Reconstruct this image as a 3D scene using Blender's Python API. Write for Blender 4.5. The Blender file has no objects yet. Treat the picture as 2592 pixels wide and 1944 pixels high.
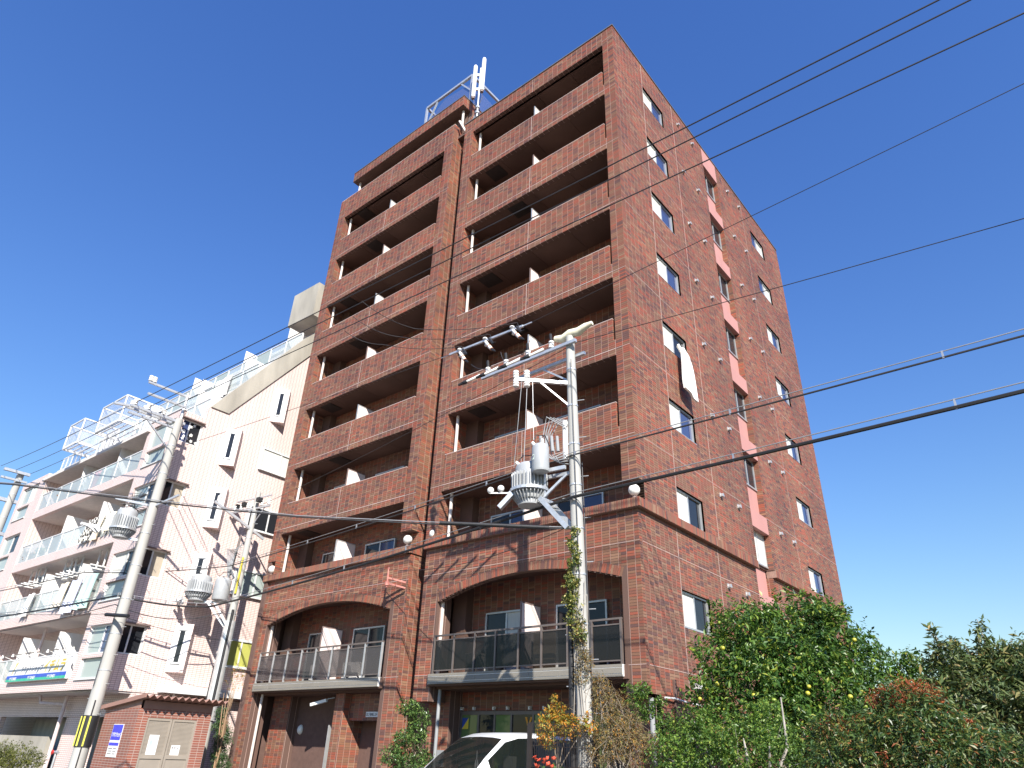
import bpy, math, random
import numpy as np
from mathutils import Vector, Matrix
random.seed(7); RNG = np.random.default_rng(7)
SC = bpy.context.scene; COL = SC.collection
R = math.radians

# ---------------------------------------------------------------- camera, sky, sun, exposure
CAM = (8.1737, -14.6038, 1.506)
def camera():
    yaw, pitch, roll, f = .7091, .4984, .0395, 1722.95
    fw = Vector((-math.sin(yaw) * math.cos(pitch), math.cos(yaw) * math.cos(pitch), math.sin(pitch)))
    r = Vector((math.cos(yaw), math.sin(yaw), 0)); u = r.cross(fw)
    r2 = r * math.cos(roll) + u * math.sin(roll); u2 = u * math.cos(roll) - r * math.sin(roll)
    cd = bpy.data.cameras.new('camera'); cd.sensor_width = 36; cd.lens = f / 2592 * 36
    cd.clip_start = .1; cd.clip_end = 20000
    co = bpy.data.objects.new('camera', cd); COL.objects.link(co)
    co.matrix_world = Matrix(((r2.x, u2.x, -fw.x, CAM[0]), (r2.y, u2.y, -fw.y, CAM[1]), (r2.z, u2.z, -fw.z, CAM[2]), (0, 0, 0, 1)))
    SC.camera = co
camera()
SUN_EL = R(36.8); SUN_AZ = math.atan2(.793, -.61)          # azimuth clockwise from +Y
W = bpy.data.worlds.new('World'); SC.world = W; W.use_nodes = True
_n = W.node_tree.nodes; _sky = _n.new('ShaderNodeTexSky'); _sky.sky_type = 'NISHITA'; _sky.sun_disc = False
_sky.sun_elevation = SUN_EL; _sky.sun_rotation = SUN_AZ; _sky.air_density = 2.0; _sky.dust_density = 0; _sky.ozone_density = 10
_bg = _n['Background']; _bg.inputs['Strength'].default_value = .103
_hs = _n.new('ShaderNodeHueSaturation'); _hs.inputs['Saturation'].default_value = 1.13; _hs.inputs['Hue'].default_value = .519
W.node_tree.links.new(_sky.outputs[0], _hs.inputs['Color']); W.node_tree.links.new(_hs.outputs[0], _bg.inputs[0])
_sd = bpy.data.lights.new('sun', 'SUN'); _sd.energy = 5.0; _sd.angle = R(.53); _sd.color = (1, .94, .85)
_so = bpy.data.objects.new('sun', _sd); COL.objects.link(_so)
_so.rotation_euler = Vector((-math.sin(SUN_AZ) * math.cos(SUN_EL), -math.cos(SUN_AZ) * math.cos(SUN_EL), -math.sin(SUN_EL))).to_track_quat('-Z', 'Y').to_euler()
SC.view_settings.view_transform = 'Standard'; SC.view_settings.look = 'None'
SC.view_settings.exposure = .85; SC.view_settings.gamma = 1; SC.view_settings.use_curve_mapping = False
SC.cycles.max_bounces = 8; SC.cycles.transparent_max_bounces = 24

# ---------------------------------------------------------------- materials
MATS = {}
def nodes(name):
    m = bpy.data.materials.new(name); m.use_nodes = True; MATS[name] = m
    nt = m.node_tree; return m, nt, nt.nodes['Principled BSDF'], nt.nodes['Material Output']
def ramp(nt, fac, stops, interp='LINEAR'):
    c = nt.nodes.new('ShaderNodeValToRGB'); cr = c.color_ramp; cr.interpolation = interp
    while len(cr.elements) > 1: cr.elements.remove(cr.elements[0])
    cr.elements[0].position = stops[0][0]; cr.elements[0].color = (*stops[0][1], 1)
    for p, col in stops[1:]:
        e = cr.elements.new(p); e.color = (*col, 1)
    nt.links.new(fac, c.inputs[0]); return c.outputs[0]
def noise(nt, scale, detail=3, stretch=None, rough=.55):
    t = nt.nodes.new('ShaderNodeTexCoord'); n = nt.nodes.new('ShaderNodeTexNoise')
    n.inputs['Scale'].default_value = scale; n.inputs['Detail'].default_value = detail; n.inputs['Roughness'].default_value = rough
    src = t.outputs['Object']
    if stretch:
        mp = nt.nodes.new('ShaderNodeMapping'); mp.inputs['Scale'].default_value = stretch
        nt.links.new(src, mp.inputs[0]); src = mp.outputs[0]
    nt.links.new(src, n.inputs['Vector']); return n.outputs['Fac']
def mixc(nt, a, b, fac, mode='MIX'):
    m = nt.nodes.new('ShaderNodeMix'); m.data_type = 'RGBA'; m.blend_type = mode
    for s, v in ((m.inputs[0], fac), (m.inputs[6], a), (m.inputs[7], b)):
        if hasattr(v, 'is_output'): nt.links.new(v, s)
        elif isinstance(v, (int, float)): s.default_value = v
        else: s.default_value = (*v, 1)
    return m.outputs[2]
def bump(nt, b, h, strength=.3, dist=.01):
    n = nt.nodes.new('ShaderNodeBump'); n.inputs['Strength'].default_value = strength; n.inputs['Distance'].default_value = dist
    nt.links.new(h, n.inputs['Height']); nt.links.new(n.outputs[0], b.inputs['Normal'])
def plain(name, col, rough=.6, metal=0, var=.12, scale=6, bmp=0, stretch=None, spec=.5):
    m, nt, b, o = nodes(name)
    n = noise(nt, scale, 4, stretch)
    nt.links.new(ramp(nt, n, [(.3, tuple(c * (1 - var) for c in col)), (.7, tuple(min(1, c * (1 + var)) for c in col))]), b.inputs['Base Color'])
    b.inputs['Roughness'].default_value = rough; b.inputs['Metallic'].default_value = metal; b.inputs['Specular IOR Level'].default_value = spec
    if bmp: bump(nt, b, n, bmp)
    return m
TILE_STOPS = [(0, (.165, .084, .070)), (.12, (.20, .096, .074)), (.16, (.285, .112, .072)), (.42, (.31, .12, .076)), (.47, (.26, .132, .082)),
              (.72, (.295, .148, .09)), (.76, (.355, .105, .064)), (.9, (.395, .112, .066)), (.93, (.355, .195, .12)), (1, (.335, .18, .11))]
def tile_mat(name, per_object):
    m, nt, b, o = nodes(name)
    if per_object:
        i = nt.nodes.new('ShaderNodeObjectInfo'); rnd = i.outputs['Random']
    else:
        i = nt.nodes.new('ShaderNodeNewGeometry'); rnd = i.outputs['Random Per Island']
    c = ramp(nt, rnd, TILE_STOPS, 'CONSTANT' if False else 'LINEAR')
    c = mixc(nt, c, (.86, .93, .98), 1, 'MULTIPLY')
    # large soft drift (firing batches) plus fine glaze mottling
    big = noise(nt, .35, 3); c = mixc(nt, c, ramp(nt, big, [(.35, (.78, .80, .84)), (.65, (1.12, 1.06, 1.0))]), 1, 'MULTIPLY')
    fine = noise(nt, 40, 2, (1, 1, 2)); c = mixc(nt, c, ramp(nt, fine, [(.3, (.92, .92, .93)), (.7, (1.06, 1.05, 1.04))]), 1, 'MULTIPLY')
    streak = noise(nt, .5, 4, (1, 1, .12)); c = mixc(nt, c, ramp(nt, streak, [(.35, (.88, .87, .87)), (.6, (1, 1, 1))]), .7, 'MULTIPLY')
    nt.links.new(c, b.inputs['Base Color']); b.inputs['Roughness'].default_value = .55; b.inputs['Specular IOR Level'].default_value = .25
    bump(nt, b, fine, .12, .002)
    return m
M_TILE = tile_mat('brick_tile', False); M_TILE1 = tile_mat('brick_tile_single', True)
M_GROUT = plain('grout', (.30, .19, .15), .9, 0, .15, 8)
M_GROUTD = plain('grout_dark', (.16, .10, .085), .9, 0, .15, 8)
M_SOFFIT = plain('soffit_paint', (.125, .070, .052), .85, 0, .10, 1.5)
M_PINK = plain('salmon_panel', (.47, .235, .21), .7, 0, .06, 1.2, 0, (1, 1, .2))
M_PANEL = plain('partition_board', (.80, .69, .66), .6, 0, .04, 2)
M_ALU = plain('aluminium_bronze', (.17, .14, .125), .45, .3, .08, 4)
M_ALUW = plain('aluminium_white', (.68, .685, .68), .4, 0, .05, 4)
M_ALUS = plain('aluminium_silver', (.52, .53, .53), .4, .5, .08, 5)
M_FASCIA = plain('fascia_panel', (.235, .215, .18), .7, 0, .06, 2)
M_WHITE = plain('white_paint', (.76, .755, .735), .45, 0, .05, 3)
M_CREAM = plain('cream_pipe', (.66, .58, .53), .5, 0, .08, 2)
M_BROWNP = plain('brown_pipe', (.20, .145, .13), .5, 0, .08, 2)
M_GREYP = plain('grey_pipe', (.30, .31, .32), .5, 0, .1, 2)
M_CONC = plain('concrete', (.47, .455, .42), .85, 0, .16, 3, .15, (1, 1, .35))
M_CONCS = plain('stained_concrete', (.37, .345, .295), .9, 0, .22, 1.1, .1, (1, 1, .3))
M_POLE = plain('pole_concrete', (.39, .385, .36), .8, 0, .14, 2.5, .1, (1, 1, .15))
M_GALV = plain('galvanised_steel', (.56, .58, .60), .42, .55, .12, 9)
M_BLACK = plain('black_rubber', (.018, .018, .02), .55, 0, .2, 5)
M_WIRE = plain('wire_sheath', (.035, .033, .035), .5, 0, .2, 5)
M_WIREG = plain('steel_strand', (.42, .42, .43), .45, .6, .1, 5)
M_PORC = plain('porcelain', (.82, .80, .76), .25, 0, .05, 5)
M_ORING = plain('terracotta_ring', (.55, .22, .10), .4, 0, .1, 5)
M_TRANS = plain('transformer_paint', (.38, .395, .405), .4, .05, .06, 4)
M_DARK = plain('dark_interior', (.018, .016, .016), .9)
M_GROUND = plain('asphalt', (.055, .055, .056), .9, 0, .25, 3, .2)
M_PAVE = plain('parking_concrete', (.06, .058, .056), .9, 0, .15, 2, .1)
M_SOIL = plain('garden_soil', (.10, .075, .05), .95, 0, .3, 4, .4)
M_GLOBE = plain('opal_globe', (.86, .84, .78), .3, 0, .02, 3)
M_BEIGE = plain('beige_blind', (.40, .345, .27), .8, 0, .1, 3)
M_CURT = plain('pale_curtain', (.62, .62, .56), .9, 0, .12, 14, .2, (6, 6, .2))
M_BARK = plain('bark', (.17, .135, .10), .9, 0, .3, 14, .5, (1, 1, .3))
M_BARKG = plain('grey_bark', (.34, .31, .27), .9, 0, .25, 14, .4, (1, 1, .3))
M_FUT = plain('white_cotton', (.84, .83, .80), .9, 0, .04, 5, .1)
def glass(name, tint, rough=.03, alpha=.35, spec=.5):
    m, nt, b, o = nodes(name)
    b.inputs['Base Color'].default_value = (*tint, 1); b.inputs['Roughness'].default_value = rough; b.inputs['Specular IOR Level'].default_value = spec
    n = noise(nt, 1.3, 2); bump(nt, b, n, .05, .02)
    if alpha < 1:
        tr = nt.nodes.new('ShaderNodeBsdfTransparent'); tr.inputs[0].default_value = (*[min(1, .45 + t) for t in tint], 1)
        mx = nt.nodes.new('ShaderNodeMixShader'); mx.inputs[0].default_value = alpha
        nt.links.new(tr.outputs[0], mx.inputs[1]); nt.links.new(b.outputs[0], mx.inputs[2]); nt.links.new(mx.outputs[0], o.inputs[0])
    return m
M_GLASS = glass('dark_window_glass', (.02, .022, .027), .03, 1, .4)
M_GLASSB = glass('blue_window_glass', (.05, .07, .16), .04, 1)
M_SMOKE = glass('smoked_rail_glass', (.025, .024, .024), .03, .6, .35)
M_CLEAR = glass('pale_rail_glass', (.55, .62, .62), .06, .5)
M_AQUA = glass('frosted_aqua_glass', (.36, .42, .40), .25, 1)
M_FROST = glass('frosted_glass', (.66, .65, .59), .3, 1)
M_GREENG = glass('green_shop_glass', (.13, .19, .07), .05, 1)
M_YELG = glass('yellow_blind_glass', (.45, .46, .12), .3, 1)
def mesh_mat(name, col, cover, pitch):
    m, nt, b, o = nodes(name); b.inputs['Base Color'].default_value = (*col, 1); b.inputs['Roughness'].default_value = .5
    t = nt.nodes.new('ShaderNodeTexCoord'); w = []
    for ax in (0, 1, 2):
        s = nt.nodes.new('ShaderNodeSeparateXYZ'); nt.links.new(t.outputs['Object'], s.inputs[0])
        a = nt.nodes.new('ShaderNodeMath'); a.operation = 'PINGPONG'; a.inputs[1].default_value = pitch / 2
        nt.links.new(s.outputs[ax], a.inputs[0])
        l = nt.nodes.new('ShaderNodeMath'); l.operation = 'LESS_THAN'; l.inputs[1].default_value = pitch / 2 * cover
        nt.links.new(a.outputs[0], l.inputs[0]); w.append(l.outputs[0])
    g = nt.nodes.new('ShaderNodeNewGeometry'); s2 = nt.nodes.new('ShaderNodeSeparateXYZ'); nt.links.new(g.outputs['Normal'], s2.inputs[0])
    acc = None
    for ax in (0, 1, 2):                                     # ignore the axis along the normal
        ab = nt.nodes.new('ShaderNodeMath'); ab.operation = 'ABSOLUTE'; nt.links.new(s2.outputs[ax], ab.inputs[0])
        lt = nt.nodes.new('ShaderNodeMath'); lt.operation = 'LESS_THAN'; lt.inputs[1].default_value = .5; nt.links.new(ab.outputs[0], lt.inputs[0])
        mu = nt.nodes.new('ShaderNodeMath'); mu.operation = 'MULTIPLY'; nt.links.new(lt.outputs[0], mu.inputs[0]); nt.links.new(w[ax], mu.inputs[1])
        if acc is None: acc = mu.outputs[0]
        else:
            mx = nt.nodes.new('ShaderNodeMath'); mx.operation = 'MAXIMUM'; nt.links.new(acc, mx.inputs[0]); nt.links.new(mu.outputs[0], mx.inputs[1]); acc = mx.outputs[0]
    tr = nt.nodes.new('ShaderNodeBsdfTransparent'); mx = nt.nodes.new('ShaderNodeMixShader')
    nt.links.new(acc, mx.inputs[0]); nt.links.new(tr.outputs[0], mx.inputs[1]); nt.links.new(b.outputs[0], mx.inputs[2]); nt.links.new(mx.outputs[0], o.inputs[0])
    return m
M_NET = mesh_mat('blue_safety_net', (.10, .13, .28), .28, .05)
M_WMESH = mesh_mat('white_wire_mesh', (.62, .63, .64), .17, .05)
def tiled(name, c1, c2, mortar, w, h, axis_swap=False, jit=.5):
    """Small ceramic tile facing, pieces of two or three pixels: brick texture in object space with real relief from bump."""
    m, nt, b, o = nodes(name)
    t = nt.nodes.new('ShaderNodeTexCoord'); s = nt.nodes.new('ShaderNodeSeparateXYZ'); nt.links.new(t.outputs['Object'], s.inputs[0])
    ad = nt.nodes.new('ShaderNodeMath'); ad.operation = 'ADD'; nt.links.new(s.outputs[0], ad.inputs[0]); nt.links.new(s.outputs[1], ad.inputs[1])
    cb = nt.nodes.new('ShaderNodeCombineXYZ'); nt.links.new(ad.outputs[0], cb.inputs[0]); nt.links.new(s.outputs[2], cb.inputs[1])
    k = nt.nodes.new('ShaderNodeTexBrick'); k.offset = 0; k.inputs['Scale'].default_value = 1
    k.inputs['Brick Width'].default_value = w; k.inputs['Row Height'].default_value = h; k.inputs['Mortar Size'].default_value = .008; k.inputs['Mortar Smooth'].default_value = .2
    k.inputs['Color1'].default_value = (*c1, 1); k.inputs['Color2'].default_value = (*c2, 1); k.inputs['Mortar'].default_value = (*mortar, 1)
    nt.links.new(cb.outputs[0], k.inputs['Vector'])
    st = noise(nt, .8, 4, (1, 1, .15))
    nt.links.new(mixc(nt, k.outputs['Color'], ramp(nt, st, [(.3, (.9, .89, .88)), (.6, (1, 1, 1))]), .8, 'MULTIPLY'), b.inputs['Base Color'])
    b.inputs['Roughness'].default_value = .5
    iv = nt.nodes.new('ShaderNodeMath'); iv.operation = 'SUBTRACT'; iv.inputs[0].default_value = 1; nt.links.new(k.outputs['Fac'], iv.inputs[1])
    bump(nt, b, iv.outputs[0], .4, .004)
    return m
M_PTILE = tiled('pink_wall_tile', (.80, .665, .625), (.765, .63, .59), (.40, .27, .25), .16, .066)
M_STILE = tiled('shed_brick_tile', (.30, .10, .065), (.23, .095, .07), (.42, .32, .28), .22, .068)

# ---------------------------------------------------------------- mesh helpers
class MB:
    def __init__(s): s.v = []; s.f = []; s.m = []; s.mi = 0
    def add(s, vs, fs):
        n = len(s.v); s.v += [tuple(p) for p in vs]; s.f += [tuple(i + n for i in f) for f in fs]; s.m += [s.mi] * len(fs); return s
    def box(s, x0, x1, y0, y1, z0, z1):
        x0, x1 = min(x0, x1), max(x0, x1); y0, y1 = min(y0, y1), max(y0, y1); z0, z1 = min(z0, z1), max(z0, z1)
        return s.add([(x, y, z) for z in (z0, z1) for y in (y0, y1) for x in (x0, x1)],
                     [(0, 2, 3, 1), (4, 5, 7, 6), (0, 1, 5, 4), (2, 6, 7, 3), (0, 4, 6, 2), (1, 3, 7, 5)])
    def cyl(s, p0, p1, r0, r1=None, n=10, caps=True):
        r1 = r0 if r1 is None else r1; p0 = Vector(p0); p1 = Vector(p1); d = (p1 - p0).normalized()
        a = d.orthogonal().normalized(); b = d.cross(a)
        vs = [p + (a * math.cos(t) + b * math.sin(t)) * r for p, r in ((p0, r0), (p1, r1)) for t in [2 * math.pi * i / n for i in range(n)]]
        fs = [(i, (i + 1) % n, n + (i + 1) % n, n + i) for i in range(n)]
        if caps: fs += [tuple(range(n - 1, -1, -1)), tuple(range(n, 2 * n))]
        return s.add(vs, fs)
    def bar(s, p0, p1, w, h=None):
        h = h or w; p0 = Vector(p0); p1 = Vector(p1); d = (p1 - p0).normalized()
        a = d.cross(Vector((0, 0, 1))); a = a.normalized() if a.length > 1e-4 else Vector((1, 0, 0)); b = a.cross(d)
        vs = [p + a * i * w / 2 + b * j * h / 2 for p in (p0, p1) for j in (-1, 1) for i in (-1, 1)]
        return s.add(vs, [(0, 2, 3, 1), (4, 5, 7, 6), (0, 1, 5, 4), (2, 6, 7, 3), (0, 4, 6, 2), (1, 3, 7, 5)])
    def tube(s, pts, r, n=6):
        pts = [Vector(p) for p in pts]; vs = []; fs = []; rr = r if hasattr(r, '__len__') else [r] * len(pts)
        a = None
        for i, p in enumerate(pts):
            d = (pts[min(i + 1, len(pts) - 1)] - pts[max(i - 1, 0)]).normalized()
            a = d.orthogonal().normalized() if a is None else (a - d * a.dot(d)).normalized()
            b = d.cross(a); vs += [p + (a * math.cos(2 * math.pi * k / n) + b * math.sin(2 * math.pi * k / n)) * rr[i] for k in range(n)]
        for i in range(len(pts) - 1):
            for k in range(n): fs.append((i * n + k, i * n + (k + 1) % n, (i + 1) * n + (k + 1) % n, (i + 1) * n + k))
        fs += [tuple(range(n - 1, -1, -1)), tuple(range((len(pts) - 1) * n, len(pts) * n))]
        return s.add(vs, fs)
    def lathe(s, prof, c=(0, 0, 0), n=14):
        vs = []; fs = []
        for r, z in prof: vs += [(c[0] + r * math.cos(2 * math.pi * k / n), c[1] + r * math.sin(2 * math.pi * k / n), c[2] + z) for k in range(n)]
        for i in range(len(prof) - 1):
            for k in range(n): fs.append((i * n + k, i * n + (k + 1) % n, (i + 1) * n + (k + 1) % n, (i + 1) * n + k))
        fs += [tuple(range(n - 1, -1, -1)), tuple(range((len(prof) - 1) * n, len(prof) * n))]
        return s.add(vs, fs)
    def sphere(s, c, r, n=16, m=10, sq=1):
        return s.lathe([(max(1e-4, r * math.sin(math.pi * i / m)), -r * sq * math.cos(math.pi * i / m)) for i in range(m + 1)], c, n)
    def prism(s, poly, axis, a0, a1):
        """poly in the two other axes, extruded along axis from a0 to a1"""
        def P(p, a): return {0: (a, p[0], p[1]), 1: (p[0], a, p[1]), 2: (p[0], p[1], a)}[axis]
        n = len(poly); vs = [P(p, a0) for p in poly] + [P(p, a1) for p in poly]
        return s.add(vs, [tuple(range(n)), tuple(range(2 * n - 1, n - 1, -1))] + [(i, n + i, n + (i + 1) % n, (i + 1) % n) for i in range(n)])
    def compact(s):
        used = sorted({i for f in s.f for i in f}); mp = {u: k for k, u in enumerate(used)}
        s.v = [s.v[u] for u in used]; s.f = [tuple(mp[i] for i in f) for f in s.f]; return s
    def build(s, name, mat, parent=None, smooth=False, loc=None):
        me = bpy.data.meshes.new(name); me.from_pydata([tuple(p) for p in s.v], [], s.f)
        mats = mat if isinstance(mat, (list, tuple)) else [mat]
        for m in mats: me.materials.append(m)
        if len(mats) > 1: me.polygons.foreach_set('material_index', s.m)
        if smooth: me.polygons.foreach_set('use_smooth', [True] * len(me.polygons)); me.set_sharp_from_angle(angle=R(40))
        me.update(); o = bpy.data.objects.new(name, me); COL.objects.link(o)
        if parent is not None: o.parent = parent
        if loc: o.location = loc
        return o
def mesh_np(name, V, F, mat, parent=None, fm=None, nv=4):
    """V (n,3), F (m,nv) arrays -> object"""
    me = bpy.data.meshes.new(name); me.vertices.add(len(V)); me.vertices.foreach_set('co', np.asarray(V, np.float32).ravel())
    me.loops.add(F.size); me.loops.foreach_set('vertex_index', F.astype(np.int32).ravel())
    me.polygons.add(len(F)); me.polygons.foreach_set('loop_start', np.arange(0, F.size, nv, dtype=np.int32))
    for m in (mat if isinstance(mat, (list, tuple)) else [mat]): me.materials.append(m)
    if fm is not None: me.polygons.foreach_set('material_index', np.asarray(fm, np.int32))
    me.update(calc_edges=True); me.validate(); me.shade_flat()
    o = bpy.data.objects.new(name, me); COL.objects.link(o)
    if parent is not None: o.parent = parent
    return o
def tag(o, label=None, cat=None, group=None, kind=None):
    for k, v in (('label', label), ('category', cat), ('group', group), ('kind', kind)):
        if v: o[k] = v
    return o
def thing(name, label, cat, loc=(0, 0, 0), rz=0, group=None):
    o = bpy.data.objects.new(name, None); COL.objects.link(o); o.location = loc; o.rotation_euler.z = rz; o.empty_display_size = .2
    return tag(o, label, cat, group)
def copy_part(o, parent, loc=None):
    c = o.copy(); COL.objects.link(c); c.parent = parent
    if loc: c.location = loc
    for ch in o.children: copy_part(ch, c)
    return c
def text_mesh(name, txt, size, mat, parent, loc, rot, shear=0, sx=1, bold=0, align='LEFT'):
    cu = bpy.data.curves.new(name, 'FONT'); cu.body = txt; cu.size = size; cu.extrude = .001; cu.shear = shear; cu.offset = bold; cu.align_x = align
    ob = bpy.data.objects.new(name, cu); COL.objects.link(ob); bpy.context.view_layer.update()
    me = bpy.data.meshes.new_from_object(ob); bpy.data.objects.remove(ob); me.materials.clear(); me.materials.append(mat)
    o = bpy.data.objects.new(name, me); COL.objects.link(o); o.parent = parent; o.location = loc; o.rotation_euler = rot; o.scale = (sx, 1, 1)
    return o
def subtract(rect, holes):
    """rect (u0,u1,v0,v1) minus holes -> list of disjoint rects"""
    out = [rect]
    for h in holes:
        nxt = []
        for a0, a1, b0, b1 in out:
            x0, x1, y0, y1 = max(a0, h[0]), min(a1, h[1]), max(b0, h[2]), min(b1, h[3])
            if x0 >= x1 or y0 >= y1: nxt.append((a0, a1, b0, b1)); continue
            if b0 < y0: nxt.append((a0, a1, b0, y0))
            if y1 < b1: nxt.append((a0, a1, y1, b1))
            if a0 < x0: nxt.append((a0, x0, y0, y1))
            if x1 < a1: nxt.append((x1, a1, y0, y1))
        out = nxt
    return out
class Tiles:
    """Collects facing tiles lying on planes: 'F' faces -Y at y=c, 'S' faces +X at x=c."""
    PU, PV, J, PROUD = .2365, .0694, .009, .010
    def __init__(s): s.q = []
    def rect(s, face, c, u0, u1, v0, v1, ou=0, ov=0, lo=None, pu=None, pv=None, gap=None):
        pu = pu or s.PU; pv = pv or s.PV; j = (s.J if gap is None else gap) / 2
        us = sorted({u0, u1} | {ou + k * pu for k in range(math.floor((u0 - ou) / pu), math.ceil((u1 - ou) / pu) + 1) if u0 < ou + k * pu < u1})
        vs = sorted({v0, v1} | {ov + k * pv for k in range(math.floor((v0 - ov) / pv), math.ceil((v1 - ov) / pv) + 1) if v0 < ov + k * pv < v1})
        for a, b in zip(us, us[1:]):
            if b - a < .03: continue
            for d, e in zip(vs, vs[1:]):
                dd = d if lo is None else max(d, lo(a, b))
                if e - dd < .018: continue
                s.q.append((0 if face == 'F' else 1, c, a + j, b - j, dd + j * .72, e - j * .72))
    def pop_largest(s, n, score):
        s.q.sort(key=score); big, s.q = s.q[:n], s.q[n:]; return big
    def build(s, name, mat, parent):
        V, F = tile_arrays(np.array(s.q, np.float64), s.PROUD); return mesh_np(name, V, F, mat, parent)
def tile_arrays(Q, proud):
    n = len(Q); V = np.zeros((n, 8, 3)); S = Q[:, 0] > .5; bv = .0025
    for k, (iu, iv) in enumerate(((2, 4), (3, 4), (3, 5), (2, 5))):
        for lay in (0, 1):
            su = (1 if iu == 2 else -1) * bv * lay; sv = (1 if iv == 4 else -1) * bv * lay
            w = np.where(S, 1, -1) * (proud if lay else -.004)
            depth = Q[:, 1] + w - np.where(S, proud, -proud)
            V[:, lay * 4 + k, 0] = np.where(S, depth, Q[:, iu] + su); V[:, lay * 4 + k, 1] = np.where(S, Q[:, iu] + su, depth); V[:, lay * 4 + k, 2] = Q[:, iv] + sv
    f = np.array([(4, 5, 6, 7), (0, 1, 5, 4), (1, 2, 6, 5), (2, 3, 7, 6), (3, 0, 4, 7)])
    F = (np.arange(n)[:, None, None] * 8 + f[None]).reshape(-1, 4)
    return V.reshape(-1, 3), F
# ---------------------------------------------------------------- setting: ground, road, lots
def sheet(name, x0, x1, y0, y1, z, mat):
    o = MB().add([(x0, y0, z), (x1, y0, z), (x1, y1, z), (x0, y1, z)], [(0, 1, 2, 3)]).build(name, mat); o['kind'] = 'structure'; return o
sheet('ground', -2500, 2500, -2500, 2500, -.02, M_SOIL)
sheet('road', -400, 400, -14.2, -7.2, 0, M_GROUND)
sheet('forecourt', -60, 0.1, -6.9, 18, .004, M_PAVE)
_k = MB()
for i in range(-30, 14): _k.box(i * 1.2, i * 1.2 + 1.19, -7.2, -6.9, -.01, .12)
tag(_k.build('kerb', M_CONC), kind='structure')
_l = MB()
for y in (-7.75, -13.65): _l.add([(-200, y, .004), (200, y, .004), (200, y + .15, .004), (-200, y + .15, .004)], [(0, 1, 2, 3)])
tag(_l.build('road_marking', M_WHITE), kind='structure')

# ---------------------------------------------------------------- the nine-storey brick building
Tiles.PROUD = .004
def grout_mat():
    """pale raked mortar in the upright joints (0.2365 m grid), bed joints coloured darker for the shade of deep joints"""
    m, nt, b, o = nodes('mortar_joint')
    t = nt.nodes.new('ShaderNodeTexCoord'); s = nt.nodes.new('ShaderNodeSeparateXYZ'); nt.links.new(t.outputs['Object'], s.inputs[0])
    g = nt.nodes.new('ShaderNodeNewGeometry'); sn = nt.nodes.new('ShaderNodeSeparateXYZ'); nt.links.new(g.outputs['Normal'], sn.inputs[0])
    ab = nt.nodes.new('ShaderNodeMath'); ab.operation = 'ABSOLUTE'; nt.links.new(sn.outputs[0], ab.inputs[0])
    gt = nt.nodes.new('ShaderNodeMath'); gt.operation = 'GREATER_THAN'; gt.inputs[1].default_value = .5; nt.links.new(ab.outputs[0], gt.inputs[0])
    u = nt.nodes.new('ShaderNodeMix'); nt.links.new(gt.outputs[0], u.inputs[0]); nt.links.new(s.outputs[0], u.inputs[2]); nt.links.new(s.outputs[1], u.inputs[3])
    pp = nt.nodes.new('ShaderNodeMath'); pp.operation = 'PINGPONG'; pp.inputs[1].default_value = Tiles.PU / 2; nt.links.new(u.outputs[0], pp.inputs[0])
    lt = nt.nodes.new('ShaderNodeMath'); lt.operation = 'LESS_THAN'; lt.inputs[1].default_value = .008; nt.links.new(pp.outputs[0], lt.inputs[0])
    c = mixc(nt, (.125, .072, .056), (.40, .27, .225), lt.outputs[0])  # dark colour paints in the shade of the bed joints
    nt.links.new(c, b.inputs['Base Color']); b.inputs['Roughness'].default_value = .9
    return m
M_MORTAR = grout_mat()
BB = thing('brick_building', 'tall nine-storey apartment building faced in dark red brown brick tile', 'building')
FH = 2.776
SOF = [25.57 - FH * k for k in range(7)]                     # soffits of floors 9 to 3
ROOF = 26.37
BAYS = {'R': (-7.20, -.464, -7.72, 0.0, -3.875), 'L': (-16.20, -8.97, -16.76, -8.43, -12.68)}   # opening, block, partition
LZ0, LZ1 = 7.10, 7.34                                        # soldier course ledge
def solid(name, boxes, T, parent, mats=None):
    mb = MB()
    for b in boxes: mb.box(*b)
    V = np.array(mb.v).reshape(-1, 3); F = np.array(mb.f).reshape(-1, 4); fm = [0] * len(F)
    if T is not None and T.q:
        V2, F2 = tile_arrays(np.array(T.q), T.PROUD); F = np.vstack([F, F2 + len(V)]); V = np.vstack([V, V2]); fm = fm + [1] * len(F2)
    return mesh_np(name, V, F, mats or [M_MORTAR, M_TILE], parent, fm)
def bands(a, b, cuts): 
    c = [a] + [k for k in sorted(cuts) if a < k < b] + [b]; return list(zip(c, c[1:]))
WALLB = []; PLAINB = []; WT = Tiles(); SEAL = MB(); SEALW = MB()
P = Tiles.PROUD
def wallF(x0, x1, z0, z1, y=0., th=.25, tiles=True, lo=None, cx=(), cz=()):
    WALLB.append((x0, x1 - P - .003, y + P, y + th, z0, z1))
    if tiles:
        for a, b in bands(x0, x1, cx):
            for c, d in bands(z0, z1, cz): WT.rect('F', y, a, b, c, d, lo=lo)
        for c in cx:
            if x0 < c < x1: SEAL.box(c - .007, c + .007, y - .0015, y + .02, z0, z1)
        for c in cz:
            if z0 < c < z1: SEAL.box(x0, x1, y - .0015, y + .02, c - .007, c + .007)
def wallS(y0, y1, z0, z1, x=0., th=.25, tiles=True, holes=(), cy=(), cz=()):
    for r in subtract((y0, y1, z0, z1), holes):
        WALLB.append((x - th, x - P, r[0], r[1], r[2], r[3]))
        if tiles:
            for a, b in bands(r[0], r[1], cy):
                for c, d in bands(r[2], r[3], cz): WT.rect('S', x, a, b, c, d)
            for c in cy:
                if r[0] < c < r[1]: SEAL.box(x - .02, x + .0015, c - .007, c + .007, r[2], r[3])
            for c in cz:
                if r[2] < c < r[3]: SEAL.box(x - .02, x + .0015, r[0], r[1], c - .007, c + .007)
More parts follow.
